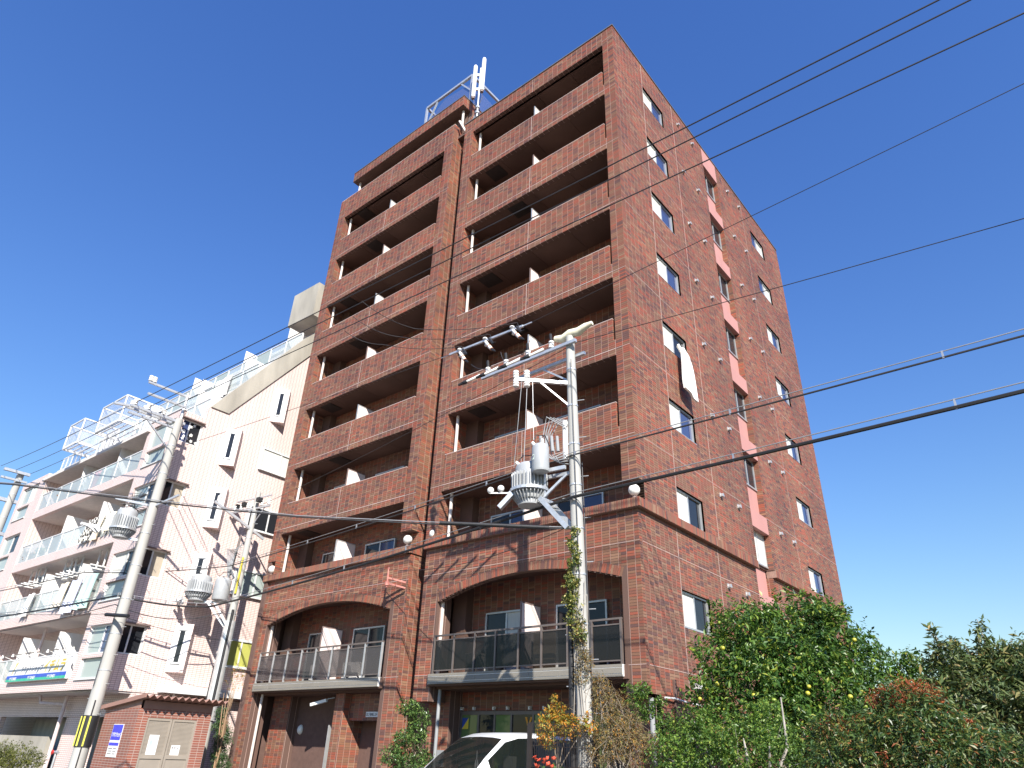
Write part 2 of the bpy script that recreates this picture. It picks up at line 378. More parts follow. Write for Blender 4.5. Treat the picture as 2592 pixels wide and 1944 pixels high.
ZC = [9.15 + 2.79 * n for n in range(6)]
# side wall windows and service strip
WIN = {n: (8.282 + 2.797 * (n - 3) if n > 2 else 5.456) for n in range(2, 10)}
HN = [(2.17, 3.80, WIN[n] - .93, WIN[n]) for n in range(2, 10)]
HF = [(12.80, 14.42, WIN[n] - .93, WIN[n]) for n in range(2, 10)]
STR = (7.60, 9.05)
DEP = 16.80
XL = -.09                                                    # lower block set back under the ledge
NOTCH = 7.86
wallS(0.25, DEP, LZ1, ROOF, 0, .25, True, [h for h in HN + HF if h[2] > LZ1] + [(STR[0], STR[1] + .007, 0, 99), (0, .34, LZ1, NOTCH)], cy=(2.15, 4.70, 11.9), cz=ZC)
for r in subtract((0, .25, LZ1, ROOF), [(0, .34, LZ1, NOTCH)]):
    WT.rect('S', 0, *r)
wallS(.25, DEP, .0, LZ0, XL, .25, True, [h for h in HN + HF if h[2] < LZ0] + [(STR[0], STR[1] + .007, 0, 99), (0, .69, 0, 2.82)], cy=(2.15, 4.70, 11.9), cz=(3.42, 6.28))
WT.rect('S', XL, 0.09, .25, 2.82, LZ0)
# notch back wall behind the corner lamp and the strip
WALLB.append((-.464, -P, .34 + P, .6, LZ1, NOTCH)); WT.rect('F', .34, -.464, 0, LZ1, NOTCH)
for z0, z1, x in ((0, LZ0, XL), (LZ1, ROOF, 0)): 
    WALLB.append((x - .28, x - .25, STR[0], STR[1], z0, z1))
    WALLB.append((x - .28, x - P, STR[1] + P, STR[1] + .2, z0, z1)); WT.rect('F', STR[1], x - .25, x, z0, z1)   # far jamb, seen obliquely
    WALLB.append((x - .28, x - P, STR[0] - .2, STR[0] - .001, z0, z1))
# front: pillars, roof beam, ledge walls
for key, (o0, o1, b0, b1, px) in BAYS.items():
    top = ROOF if key == 'R' else 26.93
    for a, b in ((b0, o0), (o1, b1)):
        n0 = NOTCH if not (key == 'R' and a == b0) else LZ1
        wallF(a, b, n0, top, 0, 1.27, cz=[z + .22 for z in SOF])
        if n0 == NOTCH and not (key == 'R' and b == b1):
            WALLB.append((a, b - P, .34 + P, 1.27, LZ1, NOTCH)); WT.rect('F', .34, a, b, LZ1, NOTCH)
    wallF(o0, o1, SOF[0], top, 0, .25, cx=(px,))
    # inner jambs (facing +X on the left end of each bay)
    WT.rect('S', o0, 0.0, 1.25, LZ1, SOF[0])
    # lower block front wall with the arch
    xc, hw = (-3.83, 3.19) if key == 'R' else (-12.60, 3.44)
    zs, rise = 5.44, .51; Ra = (hw * hw + rise * rise) / (2 * rise)
    def arch(x, xc=xc, Ra=Ra, zt=zs + rise): return zt - Ra + math.sqrt(max(0, Ra * Ra - (x - xc) ** 2))
    RING = .235; YL = .09
    def lo(a, b, xc=xc, hw=hw, arch=arch):
        m = min(max(xc, a), b)
        if b < xc - hw - .04 or a > xc + hw + .04: return -9
        return arch(m) + RING + .004
    x0, x1 = b0, b1 + (XL if key == 'R' else 0)
    BAYS[key] += (xc, hw, arch)
    wallF(x0, xc - hw, 2.74 if key == 'R' else 0, LZ0, YL, .6, lo=lo, cz=(3.42, 6.28))
    wallF(xc + hw, x1, (2.82 if key == 'R' else 0), LZ0, YL, .6, lo=lo, cz=(3.42, 6.28))
    N = 40
    for i in range(N):
        a, b = xc - hw + 2 * hw * i / N, xc - hw + 2 * hw * (i + 1) / N
        WALLB.append((a, b, YL + P, YL + .22, min(arch(a), arch(b)) + .012, LZ0))
    for a, b in bands(xc - hw, xc + hw, ()): 
        for c, d in bands(5.4, LZ0, (6.28,)): WT.rect('F', YL, a, b, c, d, lo=lo)
    SEAL.box(xc - hw, xc + hw, YL - .0015, YL + .02, 6.273, 6.287)
# left block flank, gap between the blocks, penthouse
WT.rect('S', -8.43, 0, .9, NOTCH, 26.93); WT.rect('S', -8.43, .34, .9, LZ1, NOTCH); WT.rect('S', -8.43, 0.09, .9, 0, LZ0)
WALLB += [(-8.47, -8.43 - P, .02, 1.3, LZ1 + .6, 26.93), (-8.47, -8.43 - P, .10, 1.3, 0, LZ0), (-8.44, -7.7, .56, .9, 25.6, 26.37)]
PLAINB.append((-8.5, -7.6, .9, 1.1, 0, 25.6))
WT.rect('F', .56 - P, -8.43, -7.72, 25.6, 26.37)
# unseen body mass, added to stop light leaks, and roof
PLAINB += [(-16.7, -.42, 1.30, DEP - .02, 0, 26.2), (-16.7, -.02, .26, DEP, 26.2, 26.33), (-16.74, -16.5, .02, DEP, 0, 26.9), (-16.7, -.02, DEP - .25, DEP, 0, ROOF - .005)]
for key, (o0, o1, b0, b1, px, xc, hw, arch) in BAYS.items():    # balcony back walls
    WALLB.append((o0, o1, 1.25 + P, 1.31, LZ1 - .1, SOF[0])); WT.rect('F', 1.25, o0, o1, LZ1, SOF[0])
    WALLB.append((o0 - .2, o1 + .2, 1.25 + P, 1.31, 3.2, LZ0)); WT.rect('F', 1.25, o0, o1, 3.4, LZ0)
# ground floor walls
PLAINB += [(-6.86, -.05, 1.27, 1.4, 0, 3.2), (-16.5, -8.4, 2.6, 2.7, 0, 3.2)]
WALLB += [(-7.72, -6.86, .75 + P, 1.3, 0, 3.1), (-1.0, XL - .004, .69 + P, 1.9, 0, 2.9)]
WT.rect('F', .75, -7.72, -6.86, 0, 3.1); WT.rect('F', .69, -1.0, XL, 0, 2.82); WT.rect('F', 1.255, -6.86, -1.0, 2.56, 3.1); WALLB.append((-6.86, -1.0, 1.255 + P, 1.28, 2.56, 3.1))
# entrance: brick return on the left, pier between door and passage
WALLB += [(-15.95, -14.9, .9 + P, 1.3, 0, 3.1), (-11.75, -11.3 - P, .45 + P, 2.6, 0, 3.1), (-15.9, -11.5, 1.35 + P, 1.6, 2.3, 3.1), (-11.4, -9.1, .75 + P, 1.0, 2.28, 3.1)]
WT.rect('F', .9, -15.95, -14.9, 0, 3.1); WT.rect('F', .45, -11.75, -11.3, 0, 3.1); WT.rect('S', -11.3, .45, 2.2, 0, 3.1); WT.rect('F', 1.35, -15.9, -11.5, 2.3, 3.1); WT.rect('F', .75, -11.4, -9.1, 2.28, 3.1)
# penthouse
PH = (-16.05, -8.0)
WALLB += [(PH[0] + .3, PH[1] - P, .5, 9, 26.3, 28.55), (PH[0], PH[1] - P, P, .6, 27.95, 28.55)]
WT.rect('F', 0, PH[0], PH[1], 27.95, 28.55); WT.rect('S', PH[1], 0, .5, 27.95, 28.55); WT.rect('S', PH[1], .5, 5, 26.37, 28.55)
mbw = MB()
for b in WALLB: mbw.box(*b)
BW = mbw.build('wall', M_MORTAR, BB)
mbp = MB()
for k in PLAINB: mbp.box(*k)
mbp.build('rendered_wall_and_light_block', plain('brown_render', (.13, .075, .06), .9), BB)
# the 300 tiles that show largest: lower right pier and the near end of the side wall
def score(q):
    c = (q[2] + q[3]) / 2; z = (q[4] + q[5]) / 2
    p = (c, q[1], z) if q[0] < .5 else (q[1], c, z)
    if q[3] - q[2] < .2 or q[5] - q[4] < .05: return 1e9
    d2 = sum((a - b) ** 2 for a, b in zip(p, CAM)); d = math.sqrt(d2)
    cosv = (CAM[0] - p[0]) / d if q[0] > .5 else (p[1] - CAM[1]) / d
    vis = z > 2.9 and ((q[0] < .5 and p[0] > -1 and q[1] < .1) or (q[0] > .5 and q[1] > -.06 and z > 4 and c < 2.2))
    return (d2 / cosv) if vis else 1e8 + d2
big = WT.pop_largest(300, score)
CACHE = {}
for q in big:
    key = (q[0], round(q[3] - q[2], 3), round(q[5] - q[4], 3))
    if key not in CACHE:
        V, F = tile_arrays(np.array([(q[0], 0, -key[1] / 2, key[1] / 2, -key[2] / 2, key[2] / 2)]), P)
        o = mesh_np('tile', V, F, M_TILE1, BW); CACHE[key] = o
    else:
        o = CACHE[key].copy(); COL.objects.link(o)
    c, z = (q[2] + q[3]) / 2, (q[4] + q[5]) / 2
    o.location = (c, q[1], z) if q[0] < .5 else (q[1], c, z)
tag(WT.build('tile_cladding', M_TILE, BW), kind='stuff')
SEAL.build('sealant_joint', plain('sealant', (.44, .33, .29), .7), BW)['kind'] = 'stuff'
# parapets
for key, (o0, o1, b0, b1, px, xc, hw, arch) in BAYS.items():
    for k in range(6):
        z0, z1 = SOF[k + 1], SOF[k] - 1.5; T = Tiles(); zb = z0 + .52
        for a, c in bands(o0, o1, (px,)):
            T.rect('F', 0, a, c, z0, z0 + .22); T.rect('F', 0, a, c, z0 + .22, zb)
        for a, c in bands(o0 + .03, o1 - .075, (px,)): T.rect('F', 0, a, c, zb, z1)
        T.rect('S', o1 - .075, .004, .15, zb, z1)
        o = solid('balcony_parapet', [(o0, o1, P, .16, z0, zb), (o0 + .03, o1 - .075 - P, P, .16, zb, z1 - .004)], T, BB)
        SL = MB().box(px - .007, px + .007, -.0015, .02, z0, z1).box(o0, o1, -.0015, .02, z0 + .213, z0 + .227).box(o0 + .03, o1 - .075, -.004, .165, z1 - .004, z1 + .012)
        SL.build('sealant_joint', plain('sealant_b', (.60, .49, .45), .7) if 'sealant_b' not in MATS else MATS['sealant_b'], o)
# soffit slabs, hatches
HATCH = {'R': {0: 0, 1: 1, 2: 2, 3: 1, 4: 2, 5: 1, 6: 0}, 'L': {0: 1, 1: 2, 2: 1, 3: 2, 4: 1, 5: 2, 6: 1}}
for key, (o0, o1, b0, b1, px, xc, hw, arch) in BAYS.items():
    for k in range(8):
        z = SOF[k] if k < 7 else 6.1
        m = MB()
        for i in range(4):                                   # four board fields with open joints
            w = (o1 - o0) / 4; m.box(o0 + i * w + .006, o0 + (i + 1) * w - .006, .17, 1.245, z, z + .12)
        m.box(o0, o1, .17, 1.245, z + .02, z + .2)
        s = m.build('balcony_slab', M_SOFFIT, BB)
        hx = {1: .75, 2: 2.1}.get(HATCH[key].get(k, 0))
        if hx:
            h = MB(); x = o0 + hx
            h.box(x, x + .72, .2, .85, z - .025, z + .03); h.box(x + .05, x + .67, .25, .80, z - .032, z - .02)
            h.build('escape_hatch', plain('hatch_steel', (.045, .036, .034), .6, .3) if 'hatch_steel' not in MATS else MATS['hatch_steel'], s)
        # partition between neighbouring balconies
        zt = z - .72 if k < 7 else 5.15; zb = z - 2.45 if k < 7 else 3.45
        pt = MB().box(px - .012, px + .012, .20, 1.02, zb + .08, zt).build('partition_panel', M_PANEL, BB)
        f = MB()
        f.box(px - .02, px + .02, .17, .20, zb, zt + .03); f.box(px - .02, px + .02, .20, 1.05, zt, zt + .03); f.box(px - .02, px + .02, 1.02, 1.05, zb, zt)
        f.build('frame', M_BROWNP if k % 2 else M_ALUS, pt)
    dp = MB().cyl((o0 + .2, .30, 3.45), (o0 + .2, .30, SOF[0]), .055, n=12)
    dp.build('drain_pipe', M_CREAM, BB, True)
    wd = MB().box(o0, o0 + .55, .95, 1.25, 3.4, SOF[0] - .1)
    wd.build('pipe_casing', M_SOFFIT, BB)
# windows on the balcony back wall (all floors, two per flat pair)
def leaf_window(x0, x1, z0, z1, y, parent, mats=(M_GLASS, M_GLASS), face='F', fm=M_ALU, sill=True, fw=.05):
    """two-sash sliding window as a part with frame, panes and sill"""
    def B(mb, a0, a1, d0, d1, c0, c1): return mb.box(a0, a1, d0, d1, c0, c1) if face == 'F' else mb.box(-d1, -d0, a0, a1, c0, c1)
    yy = y if face == 'F' else -y
    f = MB(); 
    B(f, x0, x1, yy - .03, yy + .05, z1 - fw, z1); B(f, x0, x1, yy - .03, yy + .05, z0, z0 + fw)
    B(f, x0, x0 + fw, yy - .03, yy + .05, z0 + fw, z1 - fw); B(f, x1 - fw, x1, yy - .03, yy + .05, z0 + fw, z1 - fw)
    xm = (x0 + x1) / 2; B(f, xm - .03, xm + .03, yy - .012, yy + .04, z0 + fw, z1 - fw)
    w = f.build('window', fm, parent)
    p = MB(); B(p, x0 + fw, xm - .03, yy + .012, yy + .02, z0 + fw, z1 - fw); p.build('pane', mats[0], w)
    p = MB(); B(p, xm + .03, x1 - fw, yy + .022, yy + .03, z0 + fw, z1 - fw); p.build('pane', mats[1], w)
    if sill:
        s = MB(); B(s, x0 - .04, x1 + .05, yy - .09, yy + .05, z0 - .03, z0 - .002); s.build('sill', fm, w)
    return w
for key, (o0, o1, b0, b1, px, *_r) in BAYS.items():
    for k in range(8):
        zt = (SOF[k] if k < 7 else 6.1) - .72 if k < 7 else 5.20
        wl = (px - 2.15, px - .55); wr = (px + .45, px + 2.1)
        for j, (a, b) in enumerate((wl, wr)):
            mm = (M_GLASS, M_GLASS)
            if k == 6: mm = (M_GLASS, M_GLASSB)
            if k == 7: mm = (M_GLASS, M_CURT) if j == 0 else (M_GLASS, M_GLASS)
            leaf_window(a, b, zt - 1.75, zt, 1.19, BB, mm, sill=False, fm=M_ALUS if k > 4 else M_ALU)
# side wall windows
for n in range(2, 10):
    x = 0 if n > 2 else XL
    leaf_window(2.17, 3.80, WIN[n] - .93, WIN[n], x - .09, BB, (M_FROST, M_GLASSB if n in (6, 7, 8, 9, 4) else M_GLASS), 'S', M_ALUS)
    leaf_window(12.80, 14.42, WIN[n] - .93, WIN[n], x - .09, BB, (M_GLASSB, M_FROST) if n > 7 else (M_FROST, M_GLASSB), 'S', M_ALUS)
    for y0, y1 in ((2.17, 3.80), (12.80, 14.42)):             # deep head and jamb reveals
        m = MB(); m.box(x - .25, x - .004, y0 - .012, y0, WIN[n] - .93, WIN[n]).box(x - .25, x - .004, y1, y1 + .012, WIN[n] - .93, WIN[n]).box(x - .25, x - .004, y0, y1, WIN[n], WIN[n] + .012)
        m.build('window_reveal', M_BROWNP, BB)
    # service strip: narrow recessed window, salmon spandrels
    zt = 8.55 + 2.785 * (n - 3)
    w = MB(); x2 = x - .245
    for a in (STR[0] + .02, STR[1] - .07): w.box(x2, x2 + .05, a, a + .05, zt - 1.12, zt)
    w.box(x2, x2 + .05, STR[0], STR[1], zt - .05, zt).box(x2, x2 + .06, STR[0], STR[1], zt - 1.14, zt - 1.09).box(x2, x2 + .045, 8.3, 8.34, zt - 1.1, zt)
    w = w.build('window', M_ALUS, BB); MB().box(x2 + .01, x2 + .02, STR[0] + .05, STR[1] - .05, zt - 1.1, zt - .04).build('pane', M_FROST if n == 3 else M_GLASS, w)
    b = MB().box(x - .24, x - .002, STR[0] + .006, STR[1] - .006, zt, zt + .6 if n < 9 else ROOF - .01); b.build('spandrel_panel', M_PINK, BB)
    if n < 9: MB().box(x - .245, x - .23, STR[0] + .004, STR[1] - .004, zt + .62, zt + 1.66).build('spandrel_panel', M_PINK, BB)
    # vent hoods
    for yv in (5.2, 6.53, 10.2, 11.53):
        zv = 8.89 + 2.79 * (n - 3)
        if (n == 9 or n > 2 or yv < 7): 
            h = MB(); prof = [(-.07, 0), (-.07, .16), (.02, .16), (.09, .07), (.09, 0)]
            pts = []
            for a in range(9):
                t = math.pi * a / 8; pts.append((yv + .06 * math.cos(t), zv - .01 + .07 * math.sin(t)))
            pts += [(yv - .06, zv - .05), (yv + .06, zv - .05)]
            h.prism(pts, 0, x, x + .10); h.box(x, x + .02, yv - .07, yv + .07, zv - .07, zv + .07)
            h.build('vent_hood', M_ALUS, BB, True)
# soldier-course ledge (upright bricks) and arch rings, brick by brick
LEDGE = MB(); LEDGE.box(-7.74, .035, -.035, .5, LZ0, LZ1 - .003).box(-16.79, -8.40, -.035, .5, LZ0, LZ1 - .003).box(-.3, .035, .5, STR[0] - .02, LZ0, LZ1 - .003).box(-.3, .035, STR[1] + .02, DEP, LZ0, LZ1 - .003)
LEDGE.box(-8.6, -8.395, .0, .9, LZ0, LZ1 - .003)
LO = LEDGE.build('ledge', M_GROUT, BB)
def brick_mesh(name, w, h, t, mat):
    b = .004; v = [(-w / 2, 0, 0), (w / 2, 0, 0), (w / 2, 0, h), (-w / 2, 0, h), (-w / 2 + b, -t, b), (w / 2 - b, -t, b), (w / 2 - b, -t, h - b), (-w / 2 + b, -t, h - b)]
    me = bpy.data.meshes.new(name); me.from_pydata(v, [], [(4, 5, 6, 7), (0, 1, 5, 4), (1, 2, 6, 5), (2, 3, 7, 6), (3, 0, 4, 7)]); me.materials.append(mat); return me
SBM = brick_mesh('soldier_brick', .059, .232, .008, M_TILE1)
spots = [(x, -.035, 0) for x in np.arange(-7.70, .03, .0695)] + [(x, -.035, 0) for x in np.arange(-16.76, -8.40, .0695)] + [(.035, y, R(90)) for y in np.arange(.0, 7.55, .0695)] + [(.035, y, R(90)) for y in np.arange(9.12, DEP, .0695)] + [(-8.395, y, R(90)) for y in np.arange(.03, .9, .0695)]
rest = MB()
for i, (x, y, rz) in enumerate(spots):
    if i < 300:
        o = bpy.data.objects.new('soldier_brick', SBM); COL.objects.link(o); o.parent = LO; o.location = (x, y, LZ0 + .004); o.rotation_euler.z = rz
    else: rest.box(x, x + .008, y - .0295, y + .0295, LZ0 + .004, LZ0 + .236)
tag(rest.build('soldier_course', M_TILE, LO), kind='stuff')
for key, (o0, o1, b0, b1, px, xc, hw, arch) in BAYS.items():
    rise = .51; Ra = (hw * hw + rise * rise) / (2 * rise); zc = 5.95 - Ra; th = math.asin(hw / Ra); n = int(2 * th * Ra / .0695)
    ring = MB(); N = 60; pts = [(xc + Ra * math.sin(-th + 2 * th * i / N), zc + Ra * math.cos(-th + 2 * th * i / N)) for i in range(N + 1)]
    po = [(xc + (Ra + .235) * math.sin(-th + 2 * th * i / N), zc + (Ra + .235) * math.cos(-th + 2 * th * i / N)) for i in range(N + 1)]
    for i in range(N): ring.prism([pts[i], pts[i + 1], po[i + 1], po[i]], 1, .095, .3)
    ro = ring.build('arch_ring', plain('ring_mortar', (.27, .17, .13), .9) if 'ring_mortar' not in MATS else MATS['ring_mortar'], BB)
    abm = brick_mesh('arch_brick', .060, .235, .012, M_TILE1)
    for i in range(n):
        a = -th + 2 * th * (i + .5) / n
        o = bpy.data.objects.new('arch_brick', abm); COL.objects.link(o); o.parent = ro
        o.location = (xc + Ra * math.sin(a), .096, zc + Ra * math.cos(a)); o.rotation_euler.y = a
    # arch balcony: grey fascia, bronze railing with smoked glass
    x0, x1 = (-7.02, -.64) if key == 'R' else (-15.98, -9.16)
    fz0, fz1 = 3.165, 3.43
    fa = MB(); nf = 7
    for i in range(nf):
        w = (x1 - x0) / nf; fa.box(x0 + i * w + .006, x0 + (i + 1) * w - .006, -.06, .02, fz0 + .07, fz1 - .075); fa.box(x0 + i * w + .002, x0 + (i + 1) * w - .002, -.056, .02, fz1 - .06, fz1)
    fa.box(x0, x1, -.056, .02, fz0, fz0 + .055)
    fo = fa.build('balcony_fascia', M_FASCIA, BB); MB().box(x0 - .006, x1 + .006, -.048, .3, fz0 + .002, fz1 - .002).build('joint_strip', M_WHITE, fo)
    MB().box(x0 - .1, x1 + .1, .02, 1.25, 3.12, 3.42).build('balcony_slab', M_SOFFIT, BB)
    px_ = [-6.886, -6.112, -5.322, -4.566, -3.77, -3.014, -2.204, -1.477, -.66] if key == 'R' else [-15.91, -15.02, -14.2, -13.365, -12.56, -11.68, -10.84, -10.0, -9.19]
    rl = MB(); tz = 4.47
    rl.box(px_[0] - .03, px_[-1] + .03, -.03, .03, tz - .045, tz); rl.box(px_[0], px_[-1], -.02, .02, 4.305, 4.335); rl.box(px_[0], px_[-1], -.02, .02, 3.50, 3.53)
    ra = rl.build('railing', M_ALU, BB)
    for i, x in enumerate(px_):
        full = (i % 2 == 0) if True else True
        MB().box(x - .025, x + .025, -.035, .025, 3.43, tz - .045).build('post', M_ALUS if key == 'L' else M_ALU, ra)
        if i < 8: MB().box(x + .03, px_[i + 1] - .03, -.006, .002, 3.535, 4.30).build('glass_panel', M_SMOKE if key == 'R' else glass('smoke_glass_reflection_tint', (.13, .115, .115), .03, .45) if 'smoke_glass_reflection_tint' not in MATS else (M_SMOKE if key == 'R' else MATS['smoke_glass_reflection_tint']), ra)  # left panels tinted paler to imitate the reflected houses opposite
# roof coping
cp = MB(); cp.box(-7.74, .03, -.03, .12, ROOF, ROOF + .045).box(-.09, .03, .12, DEP, ROOF, ROOF + .045)
cp.build('roof_coping', plain('coping_metal', (.20, .20, .19), .5, .4), BB)
MB().box(PH[0] - .02, PH[1] + .02, -.02, .1, 28.55, 28.585).box(PH[1] - .1, PH[1] + .02, .1, 9, 28.55, 28.585).build('roof_coping', MATS['coping_metal'], BB)
MB().box(PH[0] + .02, PH[1] - .02, .02, .5, 27.93, 27.952).build('eave_soffit', M_SOFFIT, BB)
for x in (-8.25, -15.75): MB().cyl((x, .28, 26.9), (x, .28, 27.95), .06, n=12).build('eave_post', M_CREAM, BB, True)
MB().bar((-7.95, .25, 26.35), (-8.2, .05, 27.0), .1, .08).build('rain_chute', M_CREAM, BB)
MB().box(-8.43, -16.7, .0, .14, 26.93, 26.95).build('parapet_cap', MATS['sealant_b'], BB)
# ground floor front
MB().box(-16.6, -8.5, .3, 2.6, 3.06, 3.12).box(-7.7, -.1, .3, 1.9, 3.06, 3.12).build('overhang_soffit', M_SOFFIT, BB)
MB().box(-7.70, -7.04, .11, .75, 2.745, 2.765).build('pier_underside', M_SOFFIT, BB); MB().box(-.62, -.10, .11, .69, 2.825, 2.845).build('pier_underside', M_SOFFIT, BB)
sf = MB()
SX = (-6.82, -6.15, -5.55, -4.95, -4.2, -3.5, -2.7, -1.9, -1.1)
for x in SX: sf.box(x, x + .06, 1.17, 1.25, 0, 2.46)
sf.box(-6.82, -1.0, 1.17, 1.25, 2.46, 2.55).box(-6.82, -1.0, 1.17, 1.25, 0, .12)
sw = sf.build('shop_window', M_ALU, BB)
for i, (x, x2) in enumerate(zip(SX, SX[1:])): MB().box(x + .06, x2, 1.20, 1.21, .12, 2.46).build('pane', M_GREENG if i % 2 == 0 else M_GLASS, sw)
for x in (-6.82, -6.35, -5.6, -5.1, -4.33, -3.85): MB().box(x, x + .05, 1.15, 1.25, 2.58, 2.66).build('hook', M_WHITE, sw)
st = MB().prism([(-6.74, 2.1), (-6.5, 2.1), (-6.5, 2.38)], 1, 1.185, 1.19).build('sticker', plain('yellow_sticker', (.75, .55, .05), .5), sw)
MB().prism([(-6.74, 2.1), (-6.5, 2.38), (-6.74, 2.38)], 1, 1.185, 1.19).build('sticker', plain('blue_sticker', (.04, .08, .35), .5), sw)
MB().prism([(-4.45, 2.4), (-4.33, 2.08), (-4.2, 2.4), (-4.27, 2.4), (-4.33, 2.2), (-4.38, 2.4)], 1, 1.185, 1.19).build('sticker', plain('orange_sticker', (.7, .3, .02), .5), sw)
MB().cyl((-6.9, .35, 0), (-6.9, .35, 3.1), .05, n=10).build('drain_pipe', M_GREYP, BB, True)
MB().cyl((-15.8, .3, 0), (-15.8, .3, 3.1), .05, n=10).build('drain_pipe', M_CREAM, BB, True)
MB().box(-7.3, -6.95, .72, .746, 1.15, 1.55).build('meter_hatch', M_GREYP, BB)
en = MB()
for x in (-14.85, -14.1, -13.15, -12.35, -11.85): en.box(x, x + .06, 1.35, 1.43, 0, 2.3)
en.box(-14.85, -11.8, 1.35, 1.43, 2.24, 2.3)
eo = en.build('entrance_door', M_ALUS, BB)
for x in (-14.79, -14.04, -13.09, -12.29): MB().box(x, x + .7, 1.38, 1.385, 0, 2.24).build('pane', M_GLASS, eo)
dl = MB().box(-12.33, -12.28, .75, 1.35, .05, 2.15).build('door_leaf', M_ALUS, eo)
MB().cyl((-12.36, .9, .8), (-12.36, .9, 1.5), .018, n=8).build('handle', M_ALUW, eo, True)
MB().box(-13.0, -12.8, 1.33, 1.345, 1.1, 1.35).build('notice', plain('grey_notice', (.5, .45, .5), .6), eo)
sg = MB().box(-10.45, -9.85, .71, .745, 2.38, 2.53).build('height_sign', M_WHITE, BB)
text_mesh('sign_lettering', '高さ制限2.2M', .10, M_BLACK, sg, (-10.43, .708, 2.415), (R(90), 0, 0), sx=.86)
text_mesh('name_lettering', 'メゾン 大津荘', .22, plain('bronze_letters', (.13, .09, .08), .5, .4), BB, (-14.6, 1.335, 2.62), (R(90), 0, 0))
cm = MB().bar((-12.15, .42, 2.86), (-12.75, .25, 2.72), .10, .09).build('security_camera', M_WHITE, BB)
MB().bar((-12.2, .46, 2.9), (-12.0, .6, 2.95), .03).build('bracket', M_GREYP, cm)
MB().sphere((-14.95 + .35, 1.30, 2.02), .12, 12, 8, 1.3).build('porch_light', M_GLOBE, BB, True)
# telephone wire bracket between the blocks
br = MB(); br.bar((-8.42, .0, 6.15), (-8.95, -.35, 6.3), .05).bar((-8.42, .0, 5.98), (-8.95, -.35, 6.13), .05).cyl((-8.93, -.34, 6.0), (-8.93, -.34, 6.62), .03).cyl((-8.93, -.34, 6.05), (-8.93, -.34, 6.18), .07)
br.build('wire_bracket', plain('salmon_paint', (.50, .19, .15), .6), BB)
# globe lamps on the ledge corners
def globe(x, y, label, g='globe lamps in the pillar notches'):
    t = thing('globe_lamp', label, 'lamp', (x, y, LZ1), 0, g)
    MB().lathe([(.06, 0), (.06, .05), (.035, .07), (.035, .12)]).build('base', M_BROWNP, t, True)
    MB().sphere((0, 0, .24), .15, 20, 14).build('globe', M_GLOBE, t, True)
globe(-.17, .10, 'white globe lamp at the street corner of the brick building')
globe(-7.46, .10, 'white globe lamp just right of the dark gap between the brick blocks')
globe(-8.68, .10, 'white globe lamp just left of the dark gap between the brick blocks')
globe(-16.5, .10, 'white globe lamp at the far left end of the brick ledge')
# futon out of the fifth-floor window
def futon():
    t = thing('hanging_futon', 'white futon hanging out of an open side window', 'bedding', (.02, 3.1, WIN[5] - .9))
    nu, nv = 12, 22; V = []; F = []
    for s in (0, 1):
        for j in range(nv + 1):
            v = j / nv; wv = .42 if v < .08 else .42 + .18 * min(1, (v - .08) * 6); off = .12 * v
            for i in range(nu + 1):
                u = i / nu - .5
                y = u * 2 * wv * .62 + off + .05 * math.sin(v * 5)
                x = .05 + .05 * math.sin(u * 9 + v * 3) * (1 - v * .6) + .12 * min(1, v * 5) + .07 * s + (.05 * v)
                V.append((x, y, .28 - v * 1.75 - .22 * u * (v > .9)))
    n = (nu + 1) * (nv + 1)
    for j in range(nv):
        for i in range(nu):
            a = j * (nu + 1) + i; q = (a, a + 1, a + nu + 2, a + nu + 1); F += [q[::-1], tuple(k + n for k in q)]
    edge = [i for i in range(nu + 1)] + [j * (nu + 1) + nu for j in range(1, nv + 1)] + [nv * (nu + 1) + i for i in range(nu - 1, -1, -1)] + [j * (nu + 1) for j in range(nv - 1, 0, -1)]
    for a, b in zip(edge, edge[1:] + edge[:1]): F.append((a, b, b + n, a + n))
    MB().add(V, F).build('quilt', M_FUT, t, True)
futon()
# aerials and steel frame on the roof
an = thing('antenna_mast', 'slim galvanised mast with two white panel antennas on the brick roof', 'antenna', (-7.35, .30, ROOF))
m = MB().cyl((0, 0, 0), (0, 0, 3.9), .045, n=10).box(-.25, .25, -.06, .06, 0, .25)
for z in (.35, .75, 1.1): m.lathe([(.045, 0), (.10, .02), (.11, .10), (.045, .14)], (0, 0, z), 8)
m.bar((-.45, 0, .1), (-.05, 0, .9), .04).bar((0, .5, .1), (0, .05, .9), .04)
m.build('mast', M_GALV, an, True)
for dx, dy, z0, z1 in ((-.20, -.16, 1.85, 4.1), (.08, .10, 2.35, 4.7)):
    a = MB().lathe([(.03, 0), (.095, .02), (.098, .1), (.098, z1 - z0 - .1), (.07, z1 - z0 - .02), (.03, z1 - z0)], (dx, dy, z0), 14).build('antenna_panel', M_WHITE, an, True)
    MB().cyl((dx, dy, z0 - .1), (dx, dy, z0), .08, n=10).build('connector', M_BROWNP, a)
b = MB()
for z in (2.4, 3.4): b.bar((-.2, -.16, z), (.08, .1, z + .05), .07, .14)
b.build('bracket', M_ALUW, an)
MB().tube([(-.2, -.16, 1.8), (-.15, -.1, 1.5), (-.02, .02, 1.2), (-.35, -.1, .6), (-.45, -.12, .1)], .012).tube([(.08, .1, 2.3), (.12, .12, 1.9), (.04, .05, 1.4)], .012).build('cable', M_BLACK, an)
fr = thing('rooftop_frame', 'galvanised steel frame with dark blue net on the penthouse roof', 'frame', (-9.68, .5, 28.59))
hw_, dp_, hh = 1.58, 3.6, 2.0
for i, (p, q, w) in enumerate([((-hw_, 0, 0), (-hw_, 0, hh), .1), ((hw_, 0, 0), (hw_, 0, hh), .1), ((hw_, dp_, 0), (hw_, dp_, hh), .1), ((-hw_, dp_, 0), (-hw_, dp_, hh), .1)]): MB().bar(p, q, w).build('post', M_GALV, fr)
